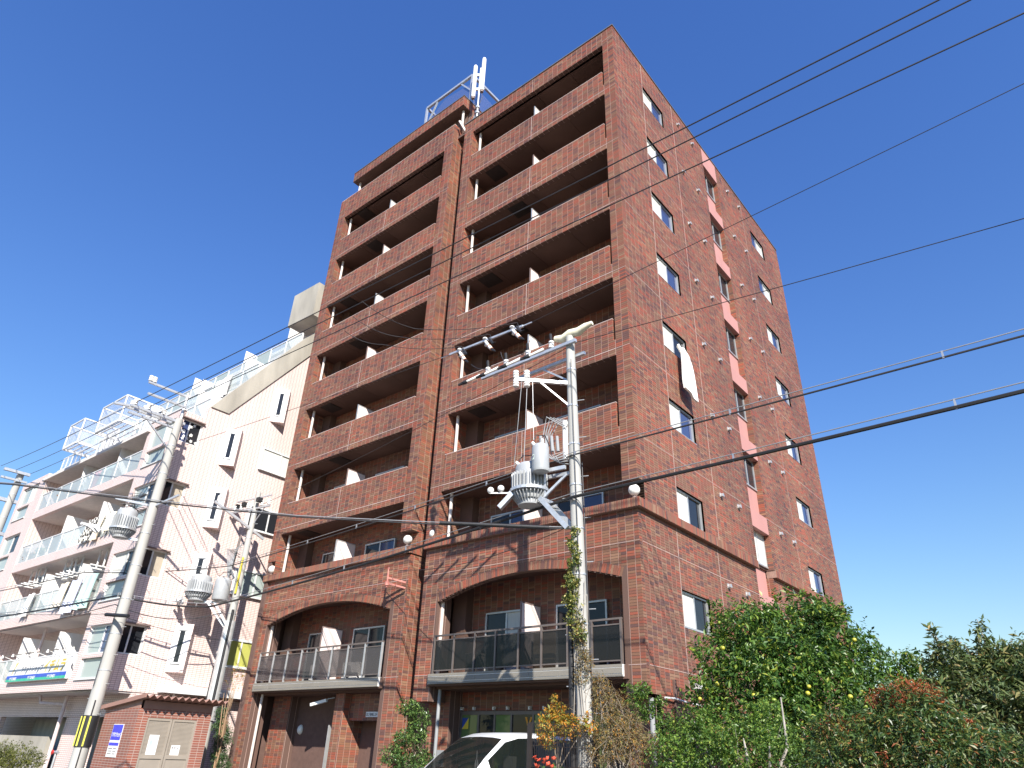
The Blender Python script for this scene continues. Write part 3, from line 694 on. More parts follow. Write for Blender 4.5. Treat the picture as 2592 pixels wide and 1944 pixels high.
for p, q in (((-hw_, 0, hh), (hw_, 0, hh)), ((hw_, 0, hh), (hw_, dp_, hh)), ((-hw_, 0, hh), (-hw_, dp_, hh)), ((-hw_, dp_, hh), (hw_, dp_, hh))): MB().bar(p, q, .11, .13).build('top_rail', M_GALV, fr)
for p, q in (((-hw_, .0, .35), (-hw_ + .8, 0, hh)), ((hw_, 0, .9), (hw_ - .75, 0, hh - .05)), ((hw_, 0, 1.0), (hw_, .9, hh - .05)), ((-hw_, 0, .9), (-hw_, .8, .1))): MB().bar(p, q, .07).build('brace', M_GALV, fr)
MB().add([(-hw_ + .1, .02, 0), (hw_, .02, 0), (hw_, .02, 1.45), (-.3, .02, 1.75), (-hw_ + .5, .02, 1.1)], [(0, 1, 2, 3, 4)]).add([(hw_, .0, 0), (hw_, dp_, 0), (hw_, dp_, 1.2), (hw_, 0, 1.45)], [(0, 1, 2, 3)]).build('net', M_NET, fr)
# clutter on the seventh-floor balcony
cl = thing('laundry_line', 'clothes pole with pegs and small things above the seventh-floor parapet', 'clothes pole', (-5.6, .35, SOF[2] - 1.28))
MB().cyl((-1.3, 0, 0), (1.6, 0, 0.02), .014).build('pole', M_ALUS, cl, True)
for i, (x, c) in enumerate(((-.55, (.8, .6, .6)), (.1, (.8, .72, .03)), (.9, (.7, .7, .7)), (1.25, (.8, .8, .78)), (-.95, (.1, .1, .1)))):
    MB().box(x - .05, x + .06, -.03, .03, -.09, .05).cyl((x, 0, .0), (x + .04, 0, .13), .03, .015, 8).build('peg', plain('peg_%d' % i, c, .5), cl)

# things stored behind the second-floor railings
def outdoor_unit(x, y, z, label):
    t = thing('air_conditioner', label, 'air conditioner', (x, y, z), 0, 'outdoor units behind the brick balcony glass')
    MB().box(-.4, .4, -.14, .14, .05, .6).box(-.35, -.25, -.14, .14, 0, .05).box(.25, .35, -.14, .14, 0, .05).build('casing', M_WHITE, t)
    MB().lathe([(.2, 0), (.2, .015), (.05, .02)], (0, 0, 0), 16).build('fan_grille', M_GREYP, t).matrix_local = Matrix.Translation((-.1, -.145, .32)) @ Matrix.Rotation(R(90), 4, 'X')
outdoor_unit(-13.3, .8, 3.42, 'white outdoor unit behind the left railing, left of the partition'); outdoor_unit(-11.5, .8, 3.42, 'white outdoor unit behind the left railing, right of the partition')
cbx = thing('cardboard_sheet', 'tall tan cardboard leaning by the partition behind the smoked glass', 'cardboard', (-3.35, .55, 3.42)); MB().prism([(-.35, 0), (.35, 0), (.35, .95), (-.35, .95)], 1, -.02, .03).build('board', plain('cardboard', (.42, .30, .18), .9), cbx)
cbb = thing('storage_box', 'pale moulded storage box behind the left end of the smoked glass', 'box', (-5.75, .5, 3.42)); MB().box(-.22, .22, -.15, .15, 0, .5).build('box', plain('pale_plastic', (.5, .45, .4), .5), cbb); MB().box(-.24, .24, -.17, .17, .5, .55).build('lid', MATS['pale_plastic'], cbb)
# ---------------------------------------------------------------- pink apartment building (local frame: corner at origin, x<0 along the street, y into the lot)
PB = thing('pink_building', 'pale pink tiled apartment building with stepped upper floors and glazed balconies', 'building', (-19.05, -4.0, 0), .0257)
PZ = [3.0, 5.74, 8.48, 11.2, 13.28]                          # slab undersides 2F..5F, roof deck
LX = -17.0
TW = -2.6; TL = -13.5                                        # right tower, left tower
pw = MB()
# side wall profile with the setback slope
prof = [(0, 3.0), (13.6, 3.0), (13.6, 21.5), (6.6, 21.5), (5.55, 19.3), (2.0, 14.3), (1.2, 14.3), (0, 13.74)]
def side_holes():
    return [(0.02, 1.07, z + 1.18, z + 2.2) for z in PZ[:4]]
pw.prism([(1.10, 3.0), (13.6, 3.0), (13.6, 21.5), (6.6, 21.5), (5.55, 19.3), (2.0, 14.3), (1.2, 14.3), (1.10, 14.25)], 0, -.25, 0)
for r in subtract((0, 1.10, 3.0, 13.72), side_holes()): pw.box(-.25, 0, r[0], r[1], r[2], r[3])
# tower fronts
def front_holes(x0):
    h = []
    for z in PZ[:4]: h += [(x0 + .35, x0 + 2.58, z + 1.18, z + 2.2), (x0 + .43, x0 + 2.11, z + .36, z + 1.06)]
    return h
for x0, x1, zt in ((TW, 0, 13.72), (LX, TL, 13.72)):
    for r in subtract((x0, x1, 3.0, zt), front_holes(x0)): pw.box(r[0], r[1], -.002, .22, r[2], r[3])
    pw.box(x0, x0 + .22, .22, 1.6, 3.0, zt - .05); pw.box(x1 - .22, x1 - .003, 1.1 if x1 == 0 else .22, 1.6, 3.0, zt - .05)
    pw.box(x0 + .01, x1 - .01, .01, 1.6, 3.0, 3.1); pw.box(x0 + .01, x1 - .01, .01, 2.0, zt - .12, zt - .01)
pw.box(LX, -.25, 1.6, 13.5, 3.0, 13.6); pw.box(LX, -.3, 3.0, 13.5, 0, 3.0)
# upper set-back floors
pw.box(LX, -.25, 3.0, 13.5, 13.6, 16.3).box(LX, -.25, 5.0, 13.5, 16.3, 19.0).box(LX, -.25, 6.6, 13.5, 19.0, 21.5)
# balcony bands
for z in PZ[:4]: pw.box(TL, TW, .003, .2, z, z + .42)
PW = pw.build('wall', M_PTILE, PB)
bd = MB()
for z in PZ[:4]: bd.box(TL + .01, TW - .01, .2, 1.62, z + .005, z + .2)
bd.box(TL - .3, TW + .2, -.12, 1.7, 13.28, 13.42)
bd.build('balcony_slab', plain('white_soffit', (.66, .61, .58), .8, 0, .08), PB)
cb = MB()                                                    # raking concrete parapet along the setback
cb.prism([(1.17, 14.3), (2.0, 14.31), (5.55, 19.2), (5.9, 19.2), (5.9, 20.9), (4.95, 19.8)], 0, -.22, .06)
cb.build('raking_parapet', M_CONCS, PB)
MB().box(-2.4, -.2, 5.2, 6.4, 21.5, 23.6).build('stair_tower', M_CONCS, PB)
MB().box(LX, .05, 6.5, 6.7, 21.5, 21.66).build('roof_coping', M_ALUW, PB); MB().box(-2.6, .04, -.04, .2, 13.72, 13.78).build('roof_coping', M_ALUW, PB)
# set-back terraces: glazed white rails and dividers
for (yy, zz, hh) in ((1.25, 13.7, 1.15), (3.05, 16.35, 1.15), (4.95, 19.05, 1.15)):
    rl = MB().box(LX + .3, -.3, yy - .03, yy + .03, zz + hh, zz + hh + .05).box(LX + .3, -.3, yy - .05, yy + .05, zz, zz + .25)
    ro = rl.build('terrace_rail', M_ALUW, PB)
    n = 12; w = (-.3 - (LX + .3)) / n
    for i in range(n + 1): MB().box(LX + .3 + i * w - .03, LX + .3 + i * w + .03, yy - .035, yy + .035, zz + .25, zz + hh).build('post', M_ALUW, ro)
    for i in range(n): MB().box(LX + .33 + i * w, LX + .27 + (i + 1) * w, yy - .006, yy + .006, zz + .28, zz + hh).build('glass_panel', M_CLEAR if i % 3 else M_AQUA, ro)
    for i in (4, 8, 11):
        x = LX + .3 + i * w
        d = MB().box(x - .02, x + .02, yy, yy + 1.3, zz + .2, zz + 2.0); d.build('partition_panel', M_WHITE, PB)
    for i in range(5):
        x = LX + 1.5 + i * 2.9; leaf_window(x, x + 1.7, zz + .3, zz + 2.1, yy + 1.60, PB, (M_GLASS, M_AQUA), fm=M_ALUW, sill=False)
# wire cages cantilevered over the front
for x0, x1 in ((-10.2, -8.6), (-6.6, -4.2)):
    c = MB(); z0, z1, y0, y1 = 14.05, 15.3, -.75, .9
    for x in (x0, x1):
        for y in (y0, y1): c.bar((x, y, z0), (x, y, z1), .06)
    for z in (z0, z1): 
        for a, b in (((x0, y0), (x1, y0)), ((x1, y0), (x1, y1)), ((x1, y1), (x0, y1)), ((x0, y1), (x0, y0))): c.bar((*a, z), (*b, z), .06, .12 if z == z0 else .06)
    c.bar((x0, y0, 14.7), (x1, y0, 14.7), .03).bar((x1, y0, 14.7), (x1, y1, 14.7), .03)
    for i in range(6): c.bar((x0 + .1, y0 + .2 + i * .25, z0), (x1 - .1, y0 + .2 + i * .25, z0), .05)
    c = c.build('wire_cage', M_ALUW, PB)
    m = MB(); m.add([(x0, y0, z0), (x1, y0, z0), (x1, y0, z1), (x0, y0, z1)], [(0, 1, 2, 3)]).add([(x1, y0, z0), (x1, y1, z0), (x1, y1, z1), (x1, y0, z1)], [(0, 1, 2, 3)]).add([(x0, y0, z0), (x0, y1, z0), (x0, y1, z1), (x0, y0, z1)], [(0, 1, 2, 3)])
    m.build('mesh_panel', M_WMESH, c)
for x0, x1 in ((-12.6, -10.3), (-8.5, -6.7), (-4.1, -2.7)):
    c = MB().box(x0, x1, .15, .2, 14.35, 14.4)
    for i in range(5): c.bar((x0 + (x1 - x0) * i / 4, .17, 13.42), (x0 + (x1 - x0) * i / 4, .17, 14.38), .04)
    c = c.build('terrace_rail', M_ALUW, PB); MB().add([(x0, .17, 13.45), (x1, .17, 13.45), (x1, .17, 14.35), (x0, .17, 14.35)], [(0, 1, 2, 3)]).build('mesh_panel', M_WMESH, c)
# tower windows
for ti, x0 in enumerate((TW, LX)):
    for i, z in enumerate(PZ[:4]):
        leaf_window(x0 + .35, x0 + 2.58, z + 1.18, z + 2.2, .10, PB, [(M_AQUA, M_GLASSB), (M_CURT, M_GLASS), (M_AQUA, M_GLASS), (M_AQUA, M_CURT)][i], fm=M_ALUW, fw=.06)
        f = MB().box(x0 + .43, x0 + .50, .06, .14, z + .36, z + 1.06).box(x0 + 2.04, x0 + 2.11, .06, .14, z + .36, z + 1.06).box(x0 + .43, x0 + 2.11, .06, .14, z + .36, z + .41).box(x0 + .38, x0 + 2.16, -.05, .12, z + .32, z + .36)
        f = f.build('window', M_ALUW, PB); MB().box(x0 + .5, x0 + 2.04, .1, .108, z + .41, z + 1.06).build('pane', M_AQUA, f)
for i, z in enumerate(PZ[:4]):
    leaf_window(.02, 1.07, z + 1.18, z + 2.2, -.10, PB, [(M_GLASS, M_GLASS), (M_GLASS, M_BEIGE), (M_GLASS, M_BEIGE), (M_GLASSB, M_GLASS)][i], 'S', M_ALUW, fw=.05)
    MB().box(.0, .10, -.02, 1.12, z + 2.2, z + 2.25).build('window_hood', M_BROWNP, PB)
    # glazed angled bays on the flank
    zb = z + .75; A, C, B_ = (0, 2.10), (.42, 2.60), (0, 2.92)
    def bay(zb, y0, parent=PB):
        A, C, B_ = (0, y0), (.42, y0 + .50), (0, y0 + .82)
        b = MB().prism([A, C, B_], 2, zb, zb + 1.72).build('angled_bay', M_PTILE, parent)
        d = Vector((C[0] - A[0], C[1] - A[1], 0)); L = d.length; d.normalize(); n = Vector((d.y, -d.x, 0))
        def Q(s, t, z): p = Vector((A[0], A[1], 0)) + d * s + n * t; return (p.x, p.y, z)
        fr = MB()
        def slab(s0, s1, z0, z1, t): 
            return [Q(s0, 0, z0), Q(s1, 0, z0), Q(s1, 0, z1), Q(s0, 0, z1), Q(s0, t, z0), Q(s1, t, z0), Q(s1, t, z1), Q(s0, t, z1)]
        FX = [(4, 5, 6, 7), (0, 1, 5, 4), (1, 2, 6, 5), (2, 3, 7, 6), (3, 0, 4, 7)]
        fr.add(slab(.02, L - .02, zb + .08, zb + 1.64, .02), FX)
        w = fr.build('slit_window', M_ALUW, b)
        MB().add(slab(L * .36, L * .62, zb + .35, zb + 1.45, .026), FX).build('pane', M_GLASS, w)
        MB().add(slab(L * .2, L * .75, zb + .28, zb + .32, .06), FX).add(slab(L * .25, L * .75, zb + 1.47, zb + 1.50, .05), FX).build('sill', M_ALUS, w)
    bay(zb, 2.10)
    # flank windows further back
    leaf_window(4.0, 6.0, z + 1.18, z + 2.22, .03, PB, [(M_YELG, M_YELG), (M_AQUA, M_AQUA), (M_GLASS, M_GLASS), (M_CURT, M_CURT)][i], 'S', M_ALUW, fw=.06)
bay(14.75, 4.0)
for k in range(11):
    yy_, zz_ = random.uniform(.35, 1.0), PZ[3] + random.uniform(1.3, 2.1)
    MB().prism([(yy_ + .07 * math.cos(a) * (1.15 if q % 2 else .6), zz_ + .07 * math.sin(a) * (1.15 if q % 2 else .6)) for q, a in enumerate([2 * math.pi * t / 10 for t in range(10)])], 0, -.106, -.102).build('flower_print', M_FUT, PB)
# slots cut for panes are shallow: dark room backs
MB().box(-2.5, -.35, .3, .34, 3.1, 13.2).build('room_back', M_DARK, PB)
# balconies: glass rails, posts, partitions, back windows
for i, z in enumerate(PZ[:4]):
    rt = z + 1.33
    rl = MB().box(TL, TW, .05, .11, rt - .045, rt); ro = rl.build('balcony_rail', M_ALUW, PB)
    n = 9; w = (TW - TL) / n
    for k in range(n + 1): MB().box(TL + k * w - .022, TL + k * w + .022, .05, .10, z + .42, rt - .045).build('post', M_ALUW, ro)
    for k in range(n):
        if i == 0 and k >= 4: continue
        MB().box(TL + k * w + .03, TL + (k + 1) * w - .03, .07, .078, z + .45, rt - .05).build('glass_panel', [M_CLEAR, M_CLEAR, M_CLEAR][k % 3], ro)
    for x in (-5.4, -9.2):
        MB().box(x - .02, x + .02, .15, 1.55, z + .3, z + 2.25).build('partition_panel', M_WHITE, PB)
    for x in (-4.9, -7.7, -12.2): 
        leaf_window(x, x + 1.7, z + .45, z + 2.2, 1.54, PB, (M_GLASS, M_GLASS), fm=M_ALUS, sill=False)
# ground floor under the overhang
gf = MB().box(-4.9, -2.6, 1.2, 1.45, 0, 2.95).box(-2.6, -.02, 1.6, 1.8, 0, 2.95).box(-17, -11.8, 1.2, 1.4, 0, 2.95).box(-.25, -.02, 1.2, 13, 0, 2.98)
gf.box(-17, -.02, 1.15, 1.4, 2.2, 2.96)
gf.build('ground_floor_wall', M_PTILE, PB)
MB().box(-11.8, -4.9, 2.6, 2.8, 0, 3.0).build('garage_back', M_CONC, PB); MB().box(-11.8, -6.2, 1.25, 1.4, 0, 1.5).build('garage_wall', M_CONCS, PB)
MB().box(-16.9, -.05, .2, 3.0, 2.94, 2.998).build('overhang_soffit', MATS['white_soffit'], PB)
MB().cyl((-4.7, .9, 0), (-4.7, .9, 2.95), .07, n=10).tube([(-4.7, .9, 2.6), (-4.9, .8, 2.62), (-6.0, .5, 2.66), (-6.1, .45, 2.95)], .055, 8).build('drain_pipe', plain('pink_pipe', (.66, .55, .53), .5), PB, True)
MB().cyl((-8.9, .8, 3.9), (-8.9, .8, 5.7), .06, n=10).build('drain_pipe', MATS['pink_pipe'], PB, True)
MB().prism([(2.05, 3.05), (6.0, 3.05), (6.0, 3.3), (2.05, 3.3)], 0, 0, .42).build('canopy', M_ALUW, PB)
MB().tube([(.2, 2.6, 3.05), (.2, 2.6, 2.8), (.2, 2.35, 2.7), (.02, 2.3, 2.7)], .05, 8).build('drain_pipe', M_CREAM, PB, True)
MB().box(-2.3, -1.9, 1.5, 1.58, 0, 2.3).box(-1.6, -.9, 1.5, 1.58, 0, 2.3).build('service_door', M_ALU, PB)
# shop sign along the second-floor balcony
sg = thing('shop_sign', 'white shop sign with gold lettering over a blue and green stripe', 'sign', (-19.05, -4.0, 0), .0257)
sx0, sx1, sz0, sz1 = -8.6, -2.75, 3.40, 4.22
MB().box(sx0, sx1, -.14, -.06, sz0, sz1).build('board', M_WHITE, sg)
M_GOLD = plain('gold_print', (.62, .45, .06), .4); M_SBLUE = plain('blue_print', (.03, .09, .50), .4); M_SGREEN = plain('green_print', (.03, .42, .27), .4); M_SGREY = plain('grey_print', (.16, .14, .15), .5)
MB().box(sx0 + .01, sx1 - .01, -.146, -.141, sz0 + .11, sz0 + .24).build('blue_stripe', M_SBLUE, sg); MB().box(sx0 + .01, sx1 - .01, -.146, -.141, sz0 + .01, sz0 + .106).build('green_stripe', M_SGREEN, sg)
fx = (R(90), 0, 0)
text_mesh('lettering', 'ラケットショップ', .26, M_SGREY, sg, (sx0 + 1.3, -.142, sz0 + .36), fx, sx=1.05, bold=.004)
text_mesh('lettering', 'イチムラ', .50, M_GOLD, sg, (sx0 + 3.55, -.142, sz0 + .31), fx, .12, .98, bold=.016)
for i in range(3): text_mesh('lettering', 'YY YONEX', .15, M_WHITE, sg, (sx0 + .35 + i * 1.9, -.148, sz0 + .065), fx, .15, 1.0, bold=.004)
MB().tube([(sx0 + .45, -.15, sz0 + .28), (sx0 + .65, -.15, sz0 + .62), (sx0 + .60, -.15, sz0 + .75)], .012).tube([(sx0 + .65, -.15, sz0 + .6), (sx0 + .78, -.15, sz0 + .74)], .012).build('racket_mark', M_GOLD, sg)
MB().box(sx0, sx1 + .2, -.60, -.56, sz1 + .12, sz1 + .15).build('lamp_rail', M_ALU, sg)
for i in range(6):
    x = sx0 + .2 + i * 1.15; MB().bar((x, -.1, sz1), (x, -.58, sz1 + .13), .02).lathe([(.02, .07), (.045, .0), (.055, -.04)], (x, -.62, sz1 + .1), 8).build('spotlight', M_WHITE, sg)
# laundry, pots and air conditioners on the pink balconies
def pthing(name, label, cat, x, y, z, group=None): 
    p = PB.matrix_basis @ Vector((x, y, z)) if False else Vector((-19.05 + x * math.cos(.0257) - y * math.sin(.0257), -4.0 + x * math.sin(.0257) + y * math.cos(.0257), z))
    return thing(name, label, cat, p, .0257, group)
def cloth(name, label, x, z, w, h, mat, y=.0, group='washing hung on the pink balconies', slant=0):
    t = pthing(name, label, 'laundry', x, y, z, group); V = []; F = []; nu, nv = 10, 10
    for s in (0, 1):
        for j in range(nv + 1):
            for i in range(nu + 1):
                u, v = i / nu - .5, j / nv
                V.append((u * w + slant * v, -.03 - .05 * math.sin(u * 14 + v * 2) * (.3 + v) - .06 * v - .02 * s, -v * h + .02 * math.sin(u * 9)))
    n = (nu + 1) * (nv + 1)
    for j in range(nv):
        for i in range(nu):
            a = j * (nu + 1) + i; q = (a, a + 1, a + nu + 2, a + nu + 1); F += [tuple(k + n for k in q), q[::-1]]
    MB().add(V, F).build('sheet', mat, t, True)
m, nt, b, o = nodes('checkered_cotton'); tc = nt.nodes.new('ShaderNodeTexCoord'); ck = nt.nodes.new('ShaderNodeTexChecker'); ck.inputs['Scale'].default_value = 9
ck.inputs[1].default_value = (.05, .045, .04, 1); ck.inputs[2].default_value = (.75, .72, .66, 1); nt.links.new(tc.outputs['Object'], ck.inputs[0]); nt.links.new(ck.outputs[0], b.inputs['Base Color']); b.inputs['Roughness'].default_value = .9
M_CREAMC = plain('cream_cotton', (.78, .70, .55), .9); M_MINT = plain('mint_cotton', (.50, .66, .60), .9); M_ROSE = plain('rose_cotton', (.72, .22, .30), .9); M_LILAC = plain('pale_blue_cotton', (.66, .68, .80), .9); M_AQC = plain('aqua_cotton', (.50, .66, .66), .9)
r5, r4, r3 = PZ[3] + 1.33, PZ[2] + 1.33, PZ[1] + 1.33
cloth('hanging_blanket', 'black and white checkered blanket over the pink balcony rail', -5.2, r4 + .05, 1.0, 1.0, m, -.02, slant=-.25)
cloth('hanging_mat', 'long cream runner beside the checkered blanket', -4.35, r4 + .03, .55, 1.05, M_CREAMC, -.02, slant=-.1)
cloth('hanging_quilt', 'puffy cream quilt next to the pink tower on the fourth floor', -3.4, r4 + .0, .9, .8, plain('ivory_cotton', (.80, .76, .62), .9), -.04)
cloth('hanging_towel', 'rose red towel on the fifth-floor pink balcony', -7.3, r5 + .12, .75, 1.1, M_ROSE, .25)
cloth('hanging_towel', 'mint green striped towels behind the fifth-floor balcony glass', -6.2, r5 + .12, 1.3, 1.15, M_AQC, .25)
cloth('hanging_quilt', 'cream quilt over the third-floor pink rail', -5.9, r3 + .12, .9, 1.0, M_CREAMC, -.03)
cloth('hanging_sheet', 'pale blue striped sheet between two quilts on the third floor', -4.75, r3 + .14, 1.1, 1.35, M_LILAC, -.03)
cloth('hanging_sheet', 'mint sheet nearest the pink tower on the third floor', -3.45, r3 + .2, 1.25, 1.35, M_MINT, -.03)
cloth('hanging_sheet', 'white sheet at the street end of the third-floor washing', -9.4, r3 + .02, .8, 1.0, M_FUT, -.02)
cloth('hanging_shirt', 'white shirt behind the fourth-floor balcony glass', -6.4, r4 + .05, .8, .8, M_FUT, .3)
cloth('hanging_shirt', 'white washing beside the rose red towel', -8.1, r5 + .05, .7, .8, M_FUT, .25)
cloth('hanging_sheet', 'white bedsheet over the upper terrace rail of the pink building', -3.2, 17.55, 1.5, 1.15, M_FUT, 2.98)
def aircon(x, z, label):
    t = pthing('air_conditioner', label, 'air conditioner', x, .75, z, 'outdoor units on the pink balconies')
    MB().box(-.4, .4, -.15, .15, 0, .55).build('casing', M_ALUS, t)
    MB().lathe([(.2, 0), (.2, .02), (.05, .03)], (0, 0, 0), 16).build('fan_grille', M_GREYP, t).matrix_local = Matrix.Translation((-.1, -.15, .28)) @ Matrix.Rotation(R(90), 4, 'X')
aircon(-7.2, PZ[2] - .75, 'outdoor unit hung under the fourth-floor slab beside the other unit'); aircon(-8.2, PZ[2] - .75, 'dark outdoor unit hung under the fourth-floor slab, left of its pair')
aircon(-11.2, PZ[2] - .8, 'outdoor unit hung near the left end under the fourth-floor slab')
def dryrack(x, z, label):
    t = pthing('drying_bracket', label, 'bracket', x, .4, z, 'white clothes-pole brackets under the pink slabs')
    for s in (-.3, .35): MB().bar((s, 0, 0), (s, 0, -.75), .05).bar((s, -.5, -.75), (s, .35, -.75), .05).build('arm', M_WHITE, t)
dryrack(-4.3, PZ[2], 'white clothes-pole bracket under the slab next to the pink tower')
for i, x in enumerate((-6.6, -7.7, -10.6, -11.6)): dryrack(x, PZ[2], ['first', 'second', 'third', 'fourth'][i] + ' white bracket in the row of four under the fourth-floor slab')
def potplant(x, z, col, label):
    t = pthing('potted_plant', label, 'plant', x, .35, z, 'potted plants behind the balcony glass')
    MB().lathe([(.08, 0), (.13, .22), (.14, .24), (.11, .24)]).build('pot', plain('pot_%d' % int(-x * 10), (.45, .25, .16), .8), t)
    V = []; F = []
    for k in range(90):
        d = Vector((random.gauss(0, 1), random.gauss(0, 1), random.gauss(.6, .8))).normalized(); p = d * random.uniform(.05, .32) + Vector((0, 0, .35)); a = d.orthogonal() * .04; b = d * .06
        n = len(V); V += [p - a, p + b, p + a, p - b]; F.append((n, n + 1, n + 2, n + 3))
    MB().add(V, F).build('foliage', plain('potleaf_%d' % int(-x * 10), col, .6, 0, .3), t)
potplant(-12.9, PZ[2] + .42, (.45, .16, .06), 'rust red potted plant at the left end of the fourth-floor balcony'); potplant(-11.7, PZ[2] + .42, (.12, .2, .06), 'green potted plant on the fourth-floor pink balcony')
potplant(-11.2, PZ[3] + .42, (.42, .22, .12), 'reddish potted plant on the fifth-floor pink balcony')
# ---------------------------------------------------------------- brick bin shed with corrugated roof
SH = thing('brick_shed', 'small brick shed with brown doors and corrugated overhanging roof', 'shed', (-15.1, -1.85, 0))
L_, D_, H_ = -2.35, 2.35, 2.36
sw_ = MB().box(L_, 0, -D_, -D_ + .15, 0, H_).box(L_, L_ + .15, -D_ + .15, 0, 0, H_).box(L_ + .15, 0, -.15, 0, 0, H_)
sw_.box(-.15, 0, -D_ + .15, -D_ + .32, 0, H_).box(-.15, 0, -.45, -.15, 0, H_).box(-.15, 0, -D_ + .32, -.45, 2.12, H_)
sw_.build('wall', M_STILE, SH)
M_RUST = plain('brown_roof_sheet', (.36, .20, .155), .55, .1, .1, 3)
N = 12; V = []; F = []
yy = [-D_ - .10 + (D_ + .35) * k / (N * 4) for k in range(N * 4 + 1)]
for i, y in enumerate(yy):
    z = .055 * math.cos(i / 4 * 2 * math.pi)
    V += [(.45, y, H_ + .33 + z), (L_ - .15, y, H_ + .02 + z)]
for i in range(len(yy) - 1): F.append((2 * i, 2 * i + 1, 2 * i + 3, 2 * i + 2))
n = len(V); V += [(a, b, c - .008) for a, b, c in V]; F += [tuple(k + n for k in f[::-1]) for f in F] + [(2 * i, 2 * i + 2, 2 * i + 2 + n, 2 * i + n) for i in range(len(yy) - 1)]
rf = MB().add(V, F).build('roof', M_RUST, SH)
MB().prism([(L_, H_), (0, H_), (0, H_ + .22), (L_, H_ - .0)], 1, -D_ + .001, -D_ + .03).build('gable_board', M_RUST, SH)
MB().prism([(.45, H_ + .40), (L_ - .15, H_ + .09), (L_ - .15, H_ - .03), (.45, H_ + .28)], 1, -D_ - .13, -D_ - .10).build('barge_board', M_RUST, rf)
MB().box(-.03, .0, -D_ + .1, 0, H_, H_ + .22).build('fascia_board', M_RUST, SH)
M_DOOR = plain('taupe_door', (.34, .295, .245), .5, .1, .06, 3)
dm = mesh_mat('perforated_taupe', (.34, .295, .245), .75, .03)
for i, (a, b) in enumerate(((-2.03, -1.25), (-1.23, -.45))):
    d = MB()
    d.box(-.07, -.01, a, a + .06, 0, 2.12).box(-.07, -.01, b - .06, b, 0, 2.12).box(-.07, -.01, a + .06, b - .06, 2.05, 2.12).box(-.07, -.01, a + .06, b - .06, 1.02, 1.13)
    d = d.build('door', M_DOOR, SH); MB().box(-.05, -.035, a + .06, b - .06, 1.13, 2.05).build('door_panel', M_DOOR, d); MB().box(-.05, -.035, a + .06, b - .06, 0, 1.02).build('door_panel', M_DOOR, d)
    ml = MB()
    for k in range(26): ml.box(-.034, -.028, a + .06, b - .06, 1.15 + k * .035, 1.162 + k * .035)
    tag(ml.build('louvre', M_DOOR, d), kind='stuff')
ps = MB().box(-1.45, -.75, -D_ - .012, -D_ - .002, 1.02, 1.92).build('poster', M_WHITE, SH)
M_PBLUE = plain('poster_blue', (.06, .06, .62), .4)
MB().box(-1.43, -.77, -D_ - .016, -D_ - .013, 1.48, 1.90).build('poster_field', M_PBLUE, ps); MB().box(-1.43, -.77, -D_ - .016, -D_ - .013, 1.33, 1.41).build('poster_band', M_PBLUE, ps)
text_mesh('poster_lettering', 'アパマンショップ', .135, M_WHITE, ps, (-1.40, -D_ - .017, 1.58), fx, .25, .60, bold=.005)
for z in (1.24, 1.17, 1.1): MB().box(-1.38, -1.12, -D_ - .015, -D_ - .013, z, z + .02).box(-1.05, -.85, -D_ - .015, -D_ - .013, z, z + .02).build('poster_print', M_SGREY if z > 1.2 else M_FASCIA, ps)
n1 = MB().box(-.027, -.021, -1.83, -1.53, 1.12, 1.66).build('notice', M_WHITE, SH); MB().box(-.020, -.018, -1.78, -1.69, 1.33, 1.52).build('notice_print', plain('mint_print', (.45, .78, .62), .6), n1); MB().box(-.020, -.018, -1.80, -1.66, 1.54, 1.58).build('notice_print', plain('rose_print', (.8, .5, .5), .6), n1)
n2 = MB().box(-.027, -.021, -1.08, -.80, 1.10, 1.40).build('notice', M_WHITE, SH); MB().box(-.020, -.018, -1.05, -1.01, 1.31, 1.35).box(-.020, -.018, -.98, -.94, 1.31, 1.35).box(-.020, -.018, -.90, -.86, 1.31, 1.34).build('notice_print', M_SGREY, n2)
# ---------------------------------------------------------------- utility poles
def insulator(mb, c, s=1, up=True):
    d = 1 if up else -1
    for k in range(3): mb.lathe([(.02 * s, 0), (.055 * s, .01 * s), (.05 * s, .04 * s), (.02 * s, .05 * s)], (c[0], c[1], c[2] + d * k * .05 * s), 10)
def pole_shaft(t, h, r0, r1, mat=M_POLE):
    m = MB().lathe([(r0, -.3), (r0, 0), (r1, h), (r1 * .6, h + .03)], (0, 0, 0), 20); p = m.build('shaft', mat, t, True)
    b = MB()
    for z in [h * k / 11 for k in range(3, 11)]:
        r = r0 + (r1 - r0) * z / h; b.lathe([(r + .002, 0), (r + .012, .005), (r + .012, .035), (r + .002, .04)], (0, 0, z), 16)
    b.build('band', M_GALV, p)['kind'] = 'stuff'
    s = MB()
    for i, z in enumerate(np.arange(2.2, h - 1, .45)):
        r = r0 + (r1 - r0) * z / h; a = .4 + math.pi * (i % 2); s.cyl((r * math.cos(a) * .8, r * math.sin(a) * .8, z), ((r + .16) * math.cos(a), (r + .16) * math.sin(a), z), .009, n=6)
    s.build('step_bolt', M_GALV, p)['kind'] = 'stuff'
